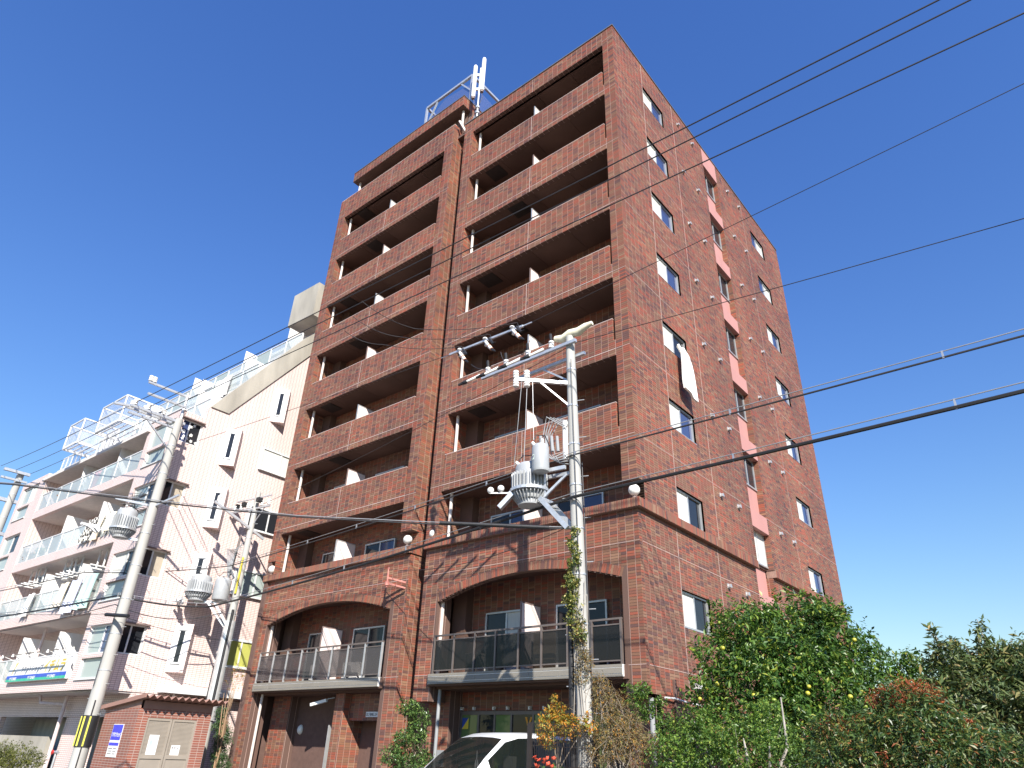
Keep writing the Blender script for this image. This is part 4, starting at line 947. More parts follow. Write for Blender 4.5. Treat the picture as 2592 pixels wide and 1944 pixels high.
def transformer(t, c, r, h, fins, name='transformer'):
    m = MB().lathe([(r * .55, -.02), (r * .93, 0), (r, .05), (r, h - .06), (r * .96, h - .02), (r * .8, h + .03), (.02, h + .05)], c, 24); o = m.build(name, M_TRANS, t, True)
    if fins:
        f = MB()
        for k in range(30):
            a = 2 * math.pi * k / 30; d = Vector((math.cos(a), math.sin(a), 0)); p = Vector(c)
            s_ = Vector((-d.y, d.x, 0)) * .006; ra, rb = r - .01, r + .085
            def fin(z0, z1, a0, b0, a1, b1):
                f.add([p + d * rr + s_ * sg + Vector((0, 0, z)) for sg in (-1, 1) for rr, z in ((a0, z0), (b0, z0), (b1, z1), (a1, z1))], [(0, 1, 2, 3), (7, 6, 5, 4), (0, 4, 5, 1), (1, 5, 6, 2), (2, 6, 7, 3), (3, 7, 4, 0)])
            fin(.10, h * .74, ra, rb, ra, rb); fin(-.10, .10, r * .6, r * .78, ra, rb)
        f.build('cooling_fin', M_TRANS, o); MB().lathe([(r * .78, -.12), (r * .8, -.09), (r * .8, 0)], c, 20).build('base_ring', M_TRANS, o)
        MB().lathe([(r + .1, 0), (r + .12, .0), (r + .12, .06), (r + .1, .06)], (c[0], c[1], c[2] + .16), 24).build('band', M_GALV, o)
    b = MB()
    for k in (-1, 1): 
        b.cyl((c[0] + k * r * .45, c[1] - r * .3, c[2] + h), (c[0] + k * r * .75, c[1] - r * .6, c[2] + h + .10), .05, .035, 10)
    b.build('bushing', M_PORC, o, True)
    MB().tube([(c[0] - r * .7, c[1] - r * .5, c[2] + h + .08), (c[0] - r * .6, c[1], c[2] + h + .3), (c[0] + r * .3, c[1] + .1, c[2] + h + .28), (c[0] + r * .9, c[1] + .1, c[2] + h)], .012).build('lead', M_BLACK, o)
    return o
# main pole
PA = (0.0, -2.65)
A = thing('utility_pole', 'nearest concrete utility pole with ivy and two transformers before the brick building', 'utility pole', (.08, -2.57, -.1)); A.scale = (1.066,) * 3; A.rotation_euler = (R(.85), R(-1.25), 0)
pole_shaft(A, 10.2, .168, .10)
x = MB().bar((.25, -.13, 9.95), (-2.65, -.13, 9.95), .075, .075); arm = x.build('crossarm', M_GALV, A)
x = MB().bar((.3, .14, 9.72), (-1.75, .14, 9.72), .075, .075).bar((-.9, .13, 9.7), (-.06, .1, 9.05), .04).build('crossarm', M_GALV, A)
x = MB().bar((-.05, -.05, 8.95), (-1.0, -.82, 9.05), .075, .075).bar((-.55, -.46, 8.98), (-.07, -.07, 8.4), .035).build('crossarm', M_GALV, A)
i = MB(); 
for k in (0, 1): insulator(i, (-.98 + .2 * k, -.8 + .15 * k, 9.08), 1.3); insulator(i, (-.98 + .2 * k, -.8 + .15 * k, 8.98), 1.3, False)
i.build('insulator', M_PORC, x, True)
for k, dx in enumerate((-.45, -1.15, -1.85, -2.45)):
    i = MB(); insulator(i, (dx, -.13, 10.0), 1.3); i.cyl((dx, -.13, 9.98), (dx, -.13, 10.22), .028, n=10); i.build('insulator', M_PORC, arm, True); MB().cyl((dx, -.13, 10.2), (dx - .02, -.13, 10.4), .035, n=8).build('cutout', M_BLACK, arm)
    s = MB(); s.cyl((dx - .1, -.3, 9.93), (dx - .42, -.45, 9.80), .045, .03, 10); s.build('strain_insulator', M_PORC, arm, True)
    MB().cyl((dx - .42, -.45, 9.80), (dx - .62, -.55, 9.72), .05, .03, 8).build('cover', M_BLACK, arm)
# pole-top canvas wrap
cv = MB(); pts = [(-.40, -.05, 10.28), (-.2, 0, 10.22), (0, 0, 10.3), (.22, .03, 10.27), (.42, .05, 10.36), (.60, .06, 10.38)]
cv.tube(pts, [.07, .11, .10, .11, .08, .05], 10); cv.build('canvas_wrap', plain('cream_canvas', (.72, .68, .52), .9, 0, .1, 9, .5), A, True)
T1 = transformer(A, (-.98, -.32, 6.30), .31, .78, True); T2 = transformer(A, (-.52, -.52, 6.78), .185, .58, False)
text_mesh('capacity_mark', '20', .16, plain('faint_green_print', (.55, .66, .58), .5), T2, (-.60, -.71, 7.02), (R(90), 0, R(10)))
bk = MB()
for y in (-.28, .08): bk.bar((-.05, y, 6.85), (-.72, y - .1, 6.85), .06, .08).bar((-.05, y, 5.55), (-.66, y - .1, 6.28), .06, .10)
bk.bar((-.62, -.4, 6.25), (-.62, .1, 6.25), .07).bar((-.6, -.3, 6.3), (-.6, -.3, 6.85), .05).bar((-.62, -.3, 6.3), (-.1, -.15, 6.75), .05)
bk.build('transformer_bracket', M_GALV, A)
ih = MB(); ih.bar((-1.25, -.6, 6.45), (-1.75, -.75, 6.52), .03)
for k in range(2): ih.sphere((-1.48 - .25 * k, -.68 - .05 * k, 6.58), .075, 12, 8)
ih.build('insulator', M_PORC, A, True); MB().bar((-1.2, -.62, 6.42), (-1.45, -.75, 6.12), .14, .10).bar((-1.3, -.6, 6.4), (-1.12, -.5, 6.6), .12).build('switch_gear', M_GALV, A)
cb_ = MB()
for k in range(5):
    a = random.uniform(-.2, .2); y = -.1 - .07 * k
    cb_.tube([(-.08, y * .4, 8.0 - .05 * k), (-.25 - .05 * k, y, 8.1), (-.48, y - .05, 7.75), (-.45 - .04 * k, y, 7.3), (-.30, y - .05, 7.05), (-.1, y * .5, 7.0 + .06 * k)], .012, 6)
cb_.build('cable_loop', M_GREYP, A, True)
for k in range(4): MB().cyl((-.32 - .09 * k, -.15 - .08 * k, 7.32), (-.34 - .09 * k, -.15 - .08 * k, 7.68), .035, n=8).build('cable_joint', M_GREYP, A, True)
MB().cyl((-.16, -.10, 7.1), (-.15, -.10, 8.0), .06, n=10).build('conduit', M_WHITE, A, True)
MB().cyl((-.20, -.12, .0), (-.17, -.10, 4.4), .055, n=10).build('cable_guard', M_BLACK, A, True)
MB().tube([(.10, -.14, z) for z in np.arange(4.5, 10, .5)], .008).tube([(.17, .02, z) for z in np.arange(1.5, 7.4, .5)], .012).build('riser_cable', M_WIRE, A)
# left big pole
Bp = (-18.05, -4.12 - .25)
B = thing('utility_pole', 'big leaning-looking concrete pole at the corner of the pink building with yellow striped guard', 'utility pole', (*Bp, 0))
pole_shaft(B, 12.8, .235, .15)
MB().bar((0, -1.9, 12.7), (0, .25, 12.7), .10).bar((0, -1.9, 12.4), (0, .25, 12.4), .08).bar((0, -1.2, 12.4), (0, -.1, 11.5), .05).build('crossarm', M_GALV, B)
MB().bar((-.3, -.15, 12.7), (-.3, -1.9, 12.7), .08).build('crossarm', M_GALV, B)
MB().cyl((.0, .05, 12.4), (0.0, .05, 14.0), .06, n=8).bar((-.1, .05, 13.9), (-.1, -1.5, 13.9), .08).bar((.2, .05, 13.3), (.2, -1.5, 13.3), .08).build('top_extension', M_GALV, B)
ii = MB()
for q in [(0, y, 12.75) for y in (-1.75, -1.25, -.65)] + [(-.3, y, 12.75) for y in (-1.75, -1.25, -.65)] + [(-.1, y, 13.95) for y in (-1.45, -1.3)]:
    ii = MB(); insulator(ii, q, 1.6); ii.build('insulator', M_PORC, B, True)
MB().bar((.1, -1.95, 12.6), (.1, -2.5, 12.5), .12, .08).build('switch_gear', M_GALV, B)
TB = transformer(B, (-.3, -.7, 8.0), .34, .9, True)
MB().bar((0, 0, 7.9), (-.4, -.9, 7.9), .08).bar((0, 0, 9.2), (-.2, -1.3, 9.2), .08).bar((.1, 0, 9.2), (1.2, .3, 9.5), .07).build('transformer_bracket', M_GALV, B)
sw2 = MB()
for k in range(6): sw2.bar((-.9 - .1 * k, -1.2, 8.1 + .1 * (k % 3)), (-1.2, -1.3 - .1 * k, 8.3), .09)
sw2.build('switch_gear', M_ALUW, B)
lp = MB()
for k in range(6): lp.tube([(-.1, -.3, 9.6), (-.3 - .1 * k, -.7, 9.7 - .1 * k), (-.4, -.5 - .1 * k, 9.1), (-.1, -.25, 8.8 + .1 * k)], .014)
lp.build('cable_loop', M_WIRE, B)
gd = MB().lathe([(.252, 0), (.252, .9)], (0, 0, 1.25), 20).build('traffic_guard', M_BLACK, B, True)
for a in (-.9, -.2, .5): 
    m = MB()
    for z in (1.27,): m.bar((.256 * math.cos(a - .9), .256 * math.sin(a - .9), z), (.256 * math.cos(a - .9), .256 * math.sin(a - .9), z + .85), .04, .04)
    m.build('yellow_stripe', plain('reflect_yellow', (.72, .68, .12), .4) if 'reflect_yellow' not in MATS else MATS['reflect_yellow'], gd)
MB().box(-.26, -.2, -.12, .1, 2.6, 3.1).box(-.255, -.2, -.1, .1, 3.25, 3.6).build('pole_plate', M_WHITE, B)
MB().tube([(.22, -.1, z) for z in np.arange(0.2, 3, .4)], .02).tube([(.1, -.25, z) for z in np.arange(3, 12, .6)], .01).build('riser_cable', M_WIRE, B)
# slim pole behind the shed
Cp = (-17.5, -.62)
Cc = thing('utility_pole', 'slim shiny utility pole rising behind the shed roof', 'utility pole', (*Cp, 0))
pole_shaft(Cc, 10.75, .19, .10, M_POLE)
MB().lathe([(.215, 2.2), (.205, 5.6), (.2, 5.6)], (0, 0, 0), 20).build('steel_wrap', plain('bright_sheet', (.66, .67, .66), .35, .5), Cc, True)
MB().bar((-1.5, -.25, 10.05), (.9, .1, 10.05), .07).bar((.9, .1, 10.5), (-1.2, -.2, 10.5), .05).bar((.6, .1, 10.1), (.02, 0, 9.3), .03).build('crossarm', M_GALV, Cc)
MB().bar((-.1, -1.7, 9.9), (.1, .6, 8.9), .09).build('crossarm', M_GALV, Cc)
ii = MB()
for q in [(-1.3 + .42 * k, -.2 + .06 * k, 10.12) for k in range(6)] + [(-.1, -1.55, 9.95)]:
    ii = MB(); insulator(ii, q, 1.5); ii.build('insulator', M_PORC, Cc, True)
bl = MB()
for k in (-1.3, -.75, .35): bl.box(k - .1, k + .1, -.2, 0, 10.25, 10.42)
bl.build('cutout', M_BLACK, Cc)
TC1 = transformer(Cc, (-.75, -1.15, 6.35), .38, .8, True); TC2 = transformer(Cc, (-.15, -.55, 6.3), .30, .78, False)
MB().bar((0, 0, 6.3), (-.8, -1.2, 6.2), .08).bar((0, 0, 5.2), (-.5, -.8, 6.2), .08).bar((.15, 0, 5.2), (-.2, -.7, 6.2), .08).build('transformer_bracket', M_GALV, Cc)
sw3 = MB()
for k in range(8): sw3.bar((-1.0 - .08 * k, -1.5, 6.1 + .08 * (k % 4)), (-1.3 + .1 * k, -1.75, 6.2), .07)
sw3.build('switch_gear', M_GALV, Cc)
lp = MB()
for k in range(7): lp.tube([(.0, -.2, 8.6 - .1 * k), (-.2 - .03 * k, -.3 - .05 * k, 8.3), (-.2, -.35, 7.6 - .1 * k), (-.05, -.2, 7.2)], .018)
lp.build('cable_loop', M_GREYP, Cc, True)
MB().cyl((-.35, -.25, 7.3), (-.30, -.2, 8.9), .05, n=8).build('conduit', M_ALU, Cc); MB().tube([(.12, -.12, 8.0), (.14, -.14, 7.4), (.12, -.12, 6.6)], .04).build('conduit', plain('yellow_sleeve', (.65, .52, .05), .5), Cc)
MB().cyl((.2, -.1, 2.3), (.17, -.08, 6.0), .05, n=8).cyl((-.22, -.15, 2.4), (-.2, -.14, 4.0), .02).build('cable_guard', M_BLACK, Cc)
# far pole at the left edge
Dp = (-40.65, -3.75)
Dd = thing('utility_pole', 'distant lattice-topped utility pole at the left edge of the street', 'utility pole', (*Dp, 0))
pole_shaft(Dd, 15.7, .26, .19)
MB().bar((.3, -1.0, 15.6), (.3, .4, 15.6), .16).bar((.3, -1.0, 15.1), (.3, .4, 15.1), .12).bar((0, -2.2, 13.9), (0, .6, 13.9), .2).bar((.1, -1.8, 11.9), (.1, 1.0, 11.9), .2).bar((.1, -1.8, 10.4), (.1, .8, 10.4), .2).build('crossarm', M_GALV, Dd)
# ---------------------------------------------------------------- wires
def cable(name, label, pts, r, mat, sag=.15, cat='cable', group='overhead wires along the street', helper=0, clips=0, n=8):
    t = thing(name, label, cat, pts[0], 0, group); o = Vector(pts[0]); P_ = []
    for a, b in zip(pts, pts[1:]):
        a, b = Vector(a), Vector(b)
        for k in range(n + 1):
            u = k / n
            if P_ and k == 0: continue
            P_.append(a + (b - a) * u - Vector((0, 0, sag * 4 * u * (1 - u))) - o)
    MB().tube(P_, r, 6).build('sheath', mat, t, True)
    if helper:
        Q = []
        for a, b in zip(pts, pts[1:]):
            a, b = Vector(a), Vector(b)
            for k in range(n + 1):
                u = k / n
                if Q and k == 0: continue
                Q.append(a + (b - a) * u - Vector((0, 0, sag * .55 * 4 * u * (1 - u))) - o + Vector((0, 0, helper)))
        MB().tube(Q, .010, 6).build('messenger_strand', M_WIREG, t, True)
        if clips:
            c = MB()
            for k in range(2, len(P_) - 1, clips): c.bar(P_[k] - Vector((0, 0, r)), Q[k] + Vector((0, 0, .01)), .03, .03)
            c.build('hanger', M_WIREG, t)['kind'] = 'stuff'
    return t
BT = lambda dy, z: (Bp[0], Bp[1] + dy, z)
for i, (dy, xr, yr, lab) in enumerate(((-1.75, 13, -4.45, 'street-side'), (-1.25, 13, -4.35, 'middle'), (-.75, 13, -3.35, 'building-side'))):
    cable('power_line', lab + ' of three black power lines crossing the top of the brick facade', [(Dp[0] + .3, Dp[1] - 1.2 + .8 * i, 15.7), BT(dy, 12.85), (35, yr, 12.35)], .0155, M_WIRE, .0 if False else .12, n=14)
cable('messenger_wire', 'thin steel wire carrying the insulator bar in front of the brick building', [(24, -2.75, 13.3), (-1.93, -2.65, 11.76), (-4.4, -2.65, 11.86), (Bp[0], Bp[1], 11.5)], .009, M_WIRE, .05)
cable('thin_wire', 'thin brown wire sloping past the upper side windows', [(24, -2.65, 8.5), (PA[0], PA[1], 10.6), (Cp[0], Cp[1], 10.1)], .009, M_WIRE, .15)
cable('telephone_cable', 'upper black cable with wavy hanger passing the main pole', [(22, -2.85, 7.65), (PA[0] + .05, PA[1] - .2, 7.5), (Cp[0], Cp[1] - .5, 7.6), (Bp[0] - 3, Bp[1] - .6, 7.0), (-44, -5, 8)], .018, M_WIRE, .10, helper=.07, clips=2, n=12)
cable('telephone_cable', 'thick black cable bundle at the height of the globe lamps', [(22, -2.9, 6.95), (PA[0], PA[1] - .22, 6.5), (Cp[0], Cp[1] - .9, 6.0), (Bp[0], Bp[1] - .3, 5.9), (-44, -5.2, 6.6)], .034, M_BLACK, .12, helper=.09, clips=2, n=12)
cable('telephone_cable', 'slack cable under the thick bundle on the pink facade', [(Cp[0], Cp[1] - .4, 5.85), (Bp[0], Bp[1] - .3, 5.6), (-44, -5.2, 6.0)], .016, M_WIRE, .35)
cable('service_drop', 'lower cable with a black spiral guard running to the left', [(PA[0], PA[1] - .18, 5.80), (-5.2, -6.3, 6.05), (-11.5, -10.3, 6.9), (-16, -13.2, 7.4)], .017, M_WIRE, .03, helper=.03)
tg = thing('cable_guard', 'long black slotted guard tube on the cable left of the main pole', 'guard tube', (PA[0], PA[1] - .18, 5.80)); d = Vector((-5.2 - PA[0], -6.3 - PA[1] + .16, .25)).normalized()
MB().cyl(d * .55, d * 2.95, .042, n=10).build('tube', M_BLACK, tg, True)
gc = MB()
for k in range(14): gc.lathe([(.043, 0), (.047, .004), (.047, .03), (.043, .034)], (0, 0, 0), 10) if False else gc.sphere(d * (.65 + k * .165), .046, 8, 4, .5)
gc.build('collar', M_BLACK, tg, True)
cable('service_drop', 'thin line from the wire bracket to the main pole', [(-8.93, -.34, 6.55), (PA[0], PA[1], 6.0)], .008, M_WIRE, .35)
cable('service_drop', 'wire with a short black sleeve between the left pole and slim pole', [(Cp[0], Cp[1] - .2, 4.9), (Bp[0] + .4, Bp[1] - .3, 5.25), (-44, -5.3, 7.6)], .009, M_WIRE, .12)
sl = thing('cable_guard', 'short black sleeve on the wire across the big left pole', 'guard tube', (Bp[0] + .35, Bp[1] - .32, 5.2)); MB().cyl((-.55, -.1, .06), (.75, .12, -.06), .06, n=10).build('tube', M_BLACK, sl, True)
for i, (x, lab) in enumerate(((-1.2, 'right'), (-2.2, 'middle'), (-3.3, 'left'))):
    cable('jumper_wire', lab + ' drop wire looping down to the insulator bar', [(-5.0 - .8 * i, -5.7 + .35 * i, 12.25), (-4.7 - .7 * i + .3, -4.2, 11.9), (x - .75, -2.68, 11.95), (x - .5, -2.7, 11.6)], .009, M_WIRE, .12)
    cable('jumper_wire', lab + ' wire from the insulator bar to the crossarm', [(x - .2, -2.8, 11.1), (x * .5 - 1.0, -2.9, 10.7), (PA[0] - .65 - .65 * i, -2.8, 10.5)], .009, M_WIRE, .12)
for i, lab in enumerate(('left', 'middle', 'right')): cable('drop_lead', lab + ' of three thin leads from the side arm to the transformer', [(PA[0] - 1.04 + .1 * i, PA[1] - .85 + .08 * i, 9.5), (PA[0] - 1.45 + .3 * i, PA[1] - .55, 7.4)], .007, M_WIREG, .02)
ib = thing('insulator_bar', 'steel bar with three strain insulators hung in the wires left of the main pole', 'insulator bar', (-3.16, -2.65, 11.78))
MB().bar((-1.4, 0, .08), (1.4, 0, 0), .06, .06).bar((-1.75, 0, .09), (-1.4, 0, .08), .03).bar((1.4, 0, 0), (1.7, 0, 0), .03).build('bar', M_GALV, ib)
for x in (-1.0, 0, 1.0):
    i = MB(); i.sphere((x, 0, .11), .075, 12, 8, .6); i.lathe([(.02, 0), (.06, .03), (.03, .16)], (x + .1, -.03, -.2), 10)
    i = i.build('insulator', M_PORC, ib, True)
    m = MB().cyl((x + .08, -.05, -.05), (x + .30, -.14, -.32), .045, .05, 10).cyl((x + .34, -.16, -.36), (x + .46, -.2, -.5), .055, .05, 10); m.build('strain_insulator', M_PORC, ib, True)
    MB().cyl((x + .30, -.14, -.31), (x + .34, -.16, -.36), .056, n=10).cyl((x + .455, -.2, -.49), (x + .475, -.205, -.515), .052, n=10).build('ring', M_ORING, ib)
    MB().cyl((x + .48, -.21, -.52), (x + .66, -.26, -.66), .04, .02, 8).cyl((x + .22, -.08, -.0), (x + .42, -.1, -.25), .035, n=8).build('cover', M_BLACK, ib)
for i, (p, q, lab) in enumerate((((-18.3, -6.2, 12.3), (-14.6, -6.1, 12.42), 'left'), ((-15.5, -5.7, 12.45), (-12.6, -5.6, 12.5), 'middle'), ((-17.4, -4.9, 12.2), (-14.0, -4.85, 12.25), 'right'))): pass
cable('thin_wire', 'upper of two faint distant wires above the right-hand trees', [(40, 60, 17.5), (5, 48, 15.2)], .02, M_WIREG, .1, group='faint far wires')
cable('thin_wire', 'lower of two faint distant wires above the right-hand trees', [(40, 60, 14.6), (5, 48, 12.6)], .02, M_WIREG, .1, group='faint far wires')
# ---------------------------------------------------------------- white minivan, nose to the street
VN = thing('minivan', 'white minivan parked nose-out under the brick arch balcony', 'minivan', (-1.69, -3.6, 0))
M_CARW = plain('white_car_paint', (.80, .81, .80), .18, 0, .015, 2, 0, None, .7); M_TYRE = plain('tyre', (.02, .02, .02), .9)
M_WS = glass('windscreen_glass', (.02, .026, .024), .02, .42, .5); M_CARI = plain('grey_car_interior', (.20, .195, .18), .9)
# section stations along y (front at negative y): (y, half width, z bottom, z beltline, z top, half width at top)
ST = [(-1.95, .62, .45, .80, .86, .50), (-1.85, .78, .28, .88, .97, .62), (-1.45, .84, .24, .98, 1.06, .66), (-.98, .85, .24, 1.06, 1.12, .70), (-.55, .85, .24, 1.10, 1.44, .66), (-.02, .85, .24, 1.12, 1.76, .60), (.35, .85, .24, 1.12, 1.845, .62), (1.2, .85, .24, 1.12, 1.88, .63), (2.2, .85, .24, 1.12, 1.86, .63), (2.62, .84, .26, 1.12, 1.80, .61), (2.75, .80, .34, 1.10, 1.70, .57)]
V = []; F = []; rings = []
for (y, w, zb, zm, zt, wt) in ST:
    half = [(0, zb), (w * .9, zb), (w, zb + .12), (w, (zb + zm) / 2), (w * .985, zm), (w * .985 + (wt - w * .985) * .45, zm + (zt - zm) * .45), (wt + .015, zt - .06 * (zt - zm + .3)), (wt - .06, zt), (wt * .5, zt + .022), (0, zt + .03)]
    ring = [(x, y, z) for x, z in half] + [(-x, y, z) for x, z in half[-2:0:-1]]
    rings.append((len(V), len(ring))); V += ring
nr = rings[0][1]
glassf = []; sideg = []
for a in range(len(ST) - 1):
    for k in range(nr):
        q = (a * nr + k, a * nr + (k + 1) % nr, (a + 1) * nr + (k + 1) % nr, (a + 1) * nr + k); kk = k if k < 9 else nr - 1 - k
        if a in (3, 4) and kk >= 7: glassf.append(q); continue
        if a in (4, 5, 6, 7, 8) and kk in (4, 5): sideg.append(q); continue
        F.append(q)
F += [tuple(range(nr - 1, -1, -1)), tuple(range((len(ST) - 1) * nr, len(ST) * nr))]
body = MB().add(V, F).build('body', M_CARW, VN, True)
sub = body.modifiers.new('smooth', 'BEVEL'); sub.width = .012; sub.segments = 2; sub.limit_method = 'ANGLE'
MB().add(V, glassf).compact().build('windscreen', M_WS, VN, True)
MB().add(V, [q for q in sideg if V[q[0]][0] > 0]).compact().build('side_window', M_WS, VN, True); MB().add(V, [q for q in sideg if V[q[0]][0] < 0]).compact().build('side_window', M_WS, VN, True)
for y in (.75, 1.75): 
    for s in (-1, 1): MB().bar((s * .84, y, 1.12), (s * .645, y + .03, 1.78), .07, .05).build('window_pillar', M_BLACK, VN)
MB().box(-.72, .72, -.75, -.3, .95, 1.08).build('dashboard', M_CARI, VN)
MB().lathe([(.17, 0), (.19, .012), (.17, .024), (.155, .012)], (0, 0, 0), 20).build('steering_wheel', M_BLACK, VN, True).matrix_local = Matrix.Translation((-.36, -.22, 1.12)) @ Matrix.Rotation(R(-55), 4, 'X')
for sx in (-.36, .36):
    st = MB().box(sx - .23, sx + .23, .38, .52, .6, 1.25).box(sx - .23, sx + .23, 0, .5, .5, .66).build('seat', M_CARI, VN); MB().box(sx - .12, sx + .12, .40, .5, 1.28, 1.48).build('headrest', M_CARI, st)
MB().box(-.75, .75, 1.4, 1.5, .5, 1.3).build('rear_bench', plain('blue_seat_cover', (.05, .07, .22), .9), VN)
MB().box(-.07, .07, -.12, -.09, 1.56, 1.62).build('rear_mirror', M_BLACK, VN)
ch = MB().cyl((0, -.1, 1.4), (0, -.1, 1.56), .006); 
for s in (-1, 1): ch.prism([(s * .02, 1.4), (s * .045, 1.33), (s * .03, 1.22), (s * .008, 1.32)], 1, -.105, -.095)
ch.build('mirror_charm', M_WHITE, VN)
for s in (-1, 1):
    mr = MB().box(s * .90 - .02, s * .90 + .16 * s, -.62, -.48, 1.02, 1.22).build('wing_mirror', M_CARW, VN); bv = mr.modifiers.new('round', 'BEVEL'); bv.width = .04; bv.segments = 3
    MB().box(s * .84, s * .93, -.58, -.52, 1.08, 1.12).build('bracket', M_BLACK, mr)
    MB().prism([(s * .45, .72), (s * .78, .80), (s * .76, .94), (s * .5, .86)], 1, -1.95, -1.78).build('headlight', M_CLEAR, VN)
    for y in (-1.05, 1.75):
        w = MB().cyl((s * .66, y, .32), (s * .86, y, .32), .32, n=24).build('wheel', M_TYRE, VN, True); MB().cyl((s * .855, y, .32), (s * .865, y, .32), .2, n=16).build('rim', M_ALUS, w)
MB().box(-.7, .7, -1.97, -1.88, .45, .62).build('grille', M_BLACK, VN); MB().box(-.17, .17, -1.99, -1.96, .40, .56).build('number_plate', M_WHITE, VN)
# ---------------------------------------------------------------- mesh fence along the lot line
FN = thing('mesh_fence', 'dark wire mesh fence with curled top beside the van', 'fence', (.32, -4.95, 0))
M_FEN = plain('dark_fence_paint', (.035, .028, .026), .5, .2)
for k in range(5): MB().box(-.03, .03, k * 2.0 - .03 + .3, k * 2.0 + .03 + .3, 0, 1.98).build('post', M_FEN, FN)
for k in range(4):
    f = MB(); y0, y1 = k * 2.0 + .34, k * 2.0 + 2.26
    for y in np.arange(y0, y1, .05): f.bar((0, y, .1), (0, y, 1.92), .006); f.tube([(0, y, 1.92), (-.02, y, 1.99), (-.08, y, 2.0)], .004, 4)
    for z in (.15, .5, .95, 1.35, 1.65, 1.88): f.bar((.005, y0, z), (.005, y1, z), .008)
    f.build('mesh_panel', M_FEN, FN)
# white conduit on the side wall
cd = thing('wall_conduit', 'white wavy conduit clipped along the foot of the side wall', 'conduit', (0, .75, 2.7)); MB().tube([(-.03, 0, .07), (.0, .4, .08), (.0, .9, .05), (.0, 1.4, .03), (.0, 2.4, 0)], .022, 8).build('pipe', M_WHITE, cd, True)
fl = thing('wall_floodlight', 'small white floodlight on the side wall behind the citrus leaves', 'lamp', (XL, 2.45, 3.15)); MB().box(.02, .16, -.1, .1, -.06, .1).build('housing', M_WHITE, fl); MB().bar((0, 0, -.1), (.08, 0, -.02), .03).build('bracket', M_GREYP, fl)
dpp = thing('downpipe', 'grey downpipe under the corner of the brick overhang', 'pipe', (-.22, .45, 0)); MB().cyl((0, 0, 0), (0, 0, 2.75), .06, n=12).build('pipe', M_GREYP, dpp, True)
# ---------------------------------------------------------------- vegetation
def leaf_mat(name, stops, rough=.38, trans=.30):
    m, nt, b, o = nodes(name)
    g = nt.nodes.new('ShaderNodeNewGeometry'); c = ramp(nt, g.outputs['Random Per Island'], stops)
    big = noise(nt, 1.1, 2); c = mixc(nt, c, ramp(nt, big, [(.35, (.98, 1.0, .9)), (.65, (1.55, 1.48, 1.2))]), 1, 'MULTIPLY')
    nt.links.new(c, b.inputs['Base Color']); b.inputs['Roughness'].default_value = rough
    tr = nt.nodes.new('ShaderNodeBsdfTranslucent'); nt.links.new(mixc(nt, c, (1.0, 1.25, .45), .5, 'MULTIPLY'), tr.inputs[0])
    mx = nt.nodes.new('ShaderNodeMixShader'); mx.inputs[0].default_value = trans
    nt.links.new(b.outputs[0], mx.inputs[1]); nt.links.new(tr.outputs[0], mx.inputs[2]); nt.links.new(mx.outputs[0], o.inputs[0])
    return m
def leaves(name, clumps, n, size, mat, parent, origin, aspect=.42, droop=.2, shell=.35, sprig=6, var=.35, stretchz=1.0, rough_outline=0):
    """sprigs of folded kite leaves scattered through clump volumes"""
    C = np.array(clumps, float); C[:, :3] -= np.array(origin)
    if rough_outline:                                        # small tufts breaking the outline
        ex = []
        for c in C:
            for _k in range(rough_outline):
                dd = RNG.normal(size=3); dd[2] = abs(dd[2]) * .8; dd /= np.linalg.norm(dd); ex.append((*(c[:3] + dd * c[3] * RNG.uniform(.95, 1.25)), c[3] * RNG.uniform(.16, .3)))
        C = np.vstack([C, ex])
    wts = C[:, 3] ** 2; wts /= wts.sum(); ns = n // sprig
    k = RNG.choice(len(C), ns, p=wts)
    d = RNG.normal(size=(ns, 3)); d /= np.linalg.norm(d, axis=1)[:, None]
    rr = C[k, 3] * (shell + (1.12 - shell) * RNG.random(ns) ** .7) * (1 + .10 * RNG.normal(size=ns))
    cen = C[k, :3] + d * rr[:, None] * np.array([1, 1, stretchz])
    ax = d + np.array([0, 0, .45]) + .5 * RNG.normal(size=(ns, 3)); ax /= np.linalg.norm(ax, axis=1)[:, None]
    P0 = np.repeat(cen, sprig, 0); A = np.repeat(ax, sprig, 0); N = len(P0)
    t = np.tile(np.linspace(-.5, .6, sprig), ns)
    L = size * (1 + var * RNG.normal(size=N)).clip(.45, 1.7)
    P0 = P0 + A * (t * size * 1.4)[:, None]
    side = np.cross(A, RNG.normal(size=(N, 3))); side /= np.linalg.norm(side, axis=1)[:, None] + 1e-9
    dirv = A * RNG.uniform(.1, .8, N)[:, None] + side; dirv[:, 2] -= droop; dirv /= np.linalg.norm(dirv, axis=1)[:, None]
    up = np.array([0, 0, 1.]) + .55 * RNG.normal(size=(N, 3)); w = np.cross(dirv, up); w /= np.linalg.norm(w, axis=1)[:, None] + 1e-9
    nrm = np.cross(w, dirv)
    tip = P0 + dirv * L[:, None]; mid = P0 + dirv * (L * .48)[:, None] + nrm * (L * .10)[:, None]
    a = mid + w * (L * aspect / 2)[:, None]; b = mid - w * (L * aspect / 2)[:, None]; mid2 = P0 + dirv * (L * .5)[:, None]
    V = np.stack([P0, a, tip, b, mid2], 1).reshape(-1, 3)
    i = np.arange(N)[:, None] * 5
    F = np.concatenate([i + np.array([[0, 1, 4]]), i + np.array([[1, 2, 4]]), i + np.array([[2, 3, 4]]), i + np.array([[3, 0, 4]])], 1).reshape(-1, 3)
    return mesh_np(name, V, F, mat, parent, nv=3)
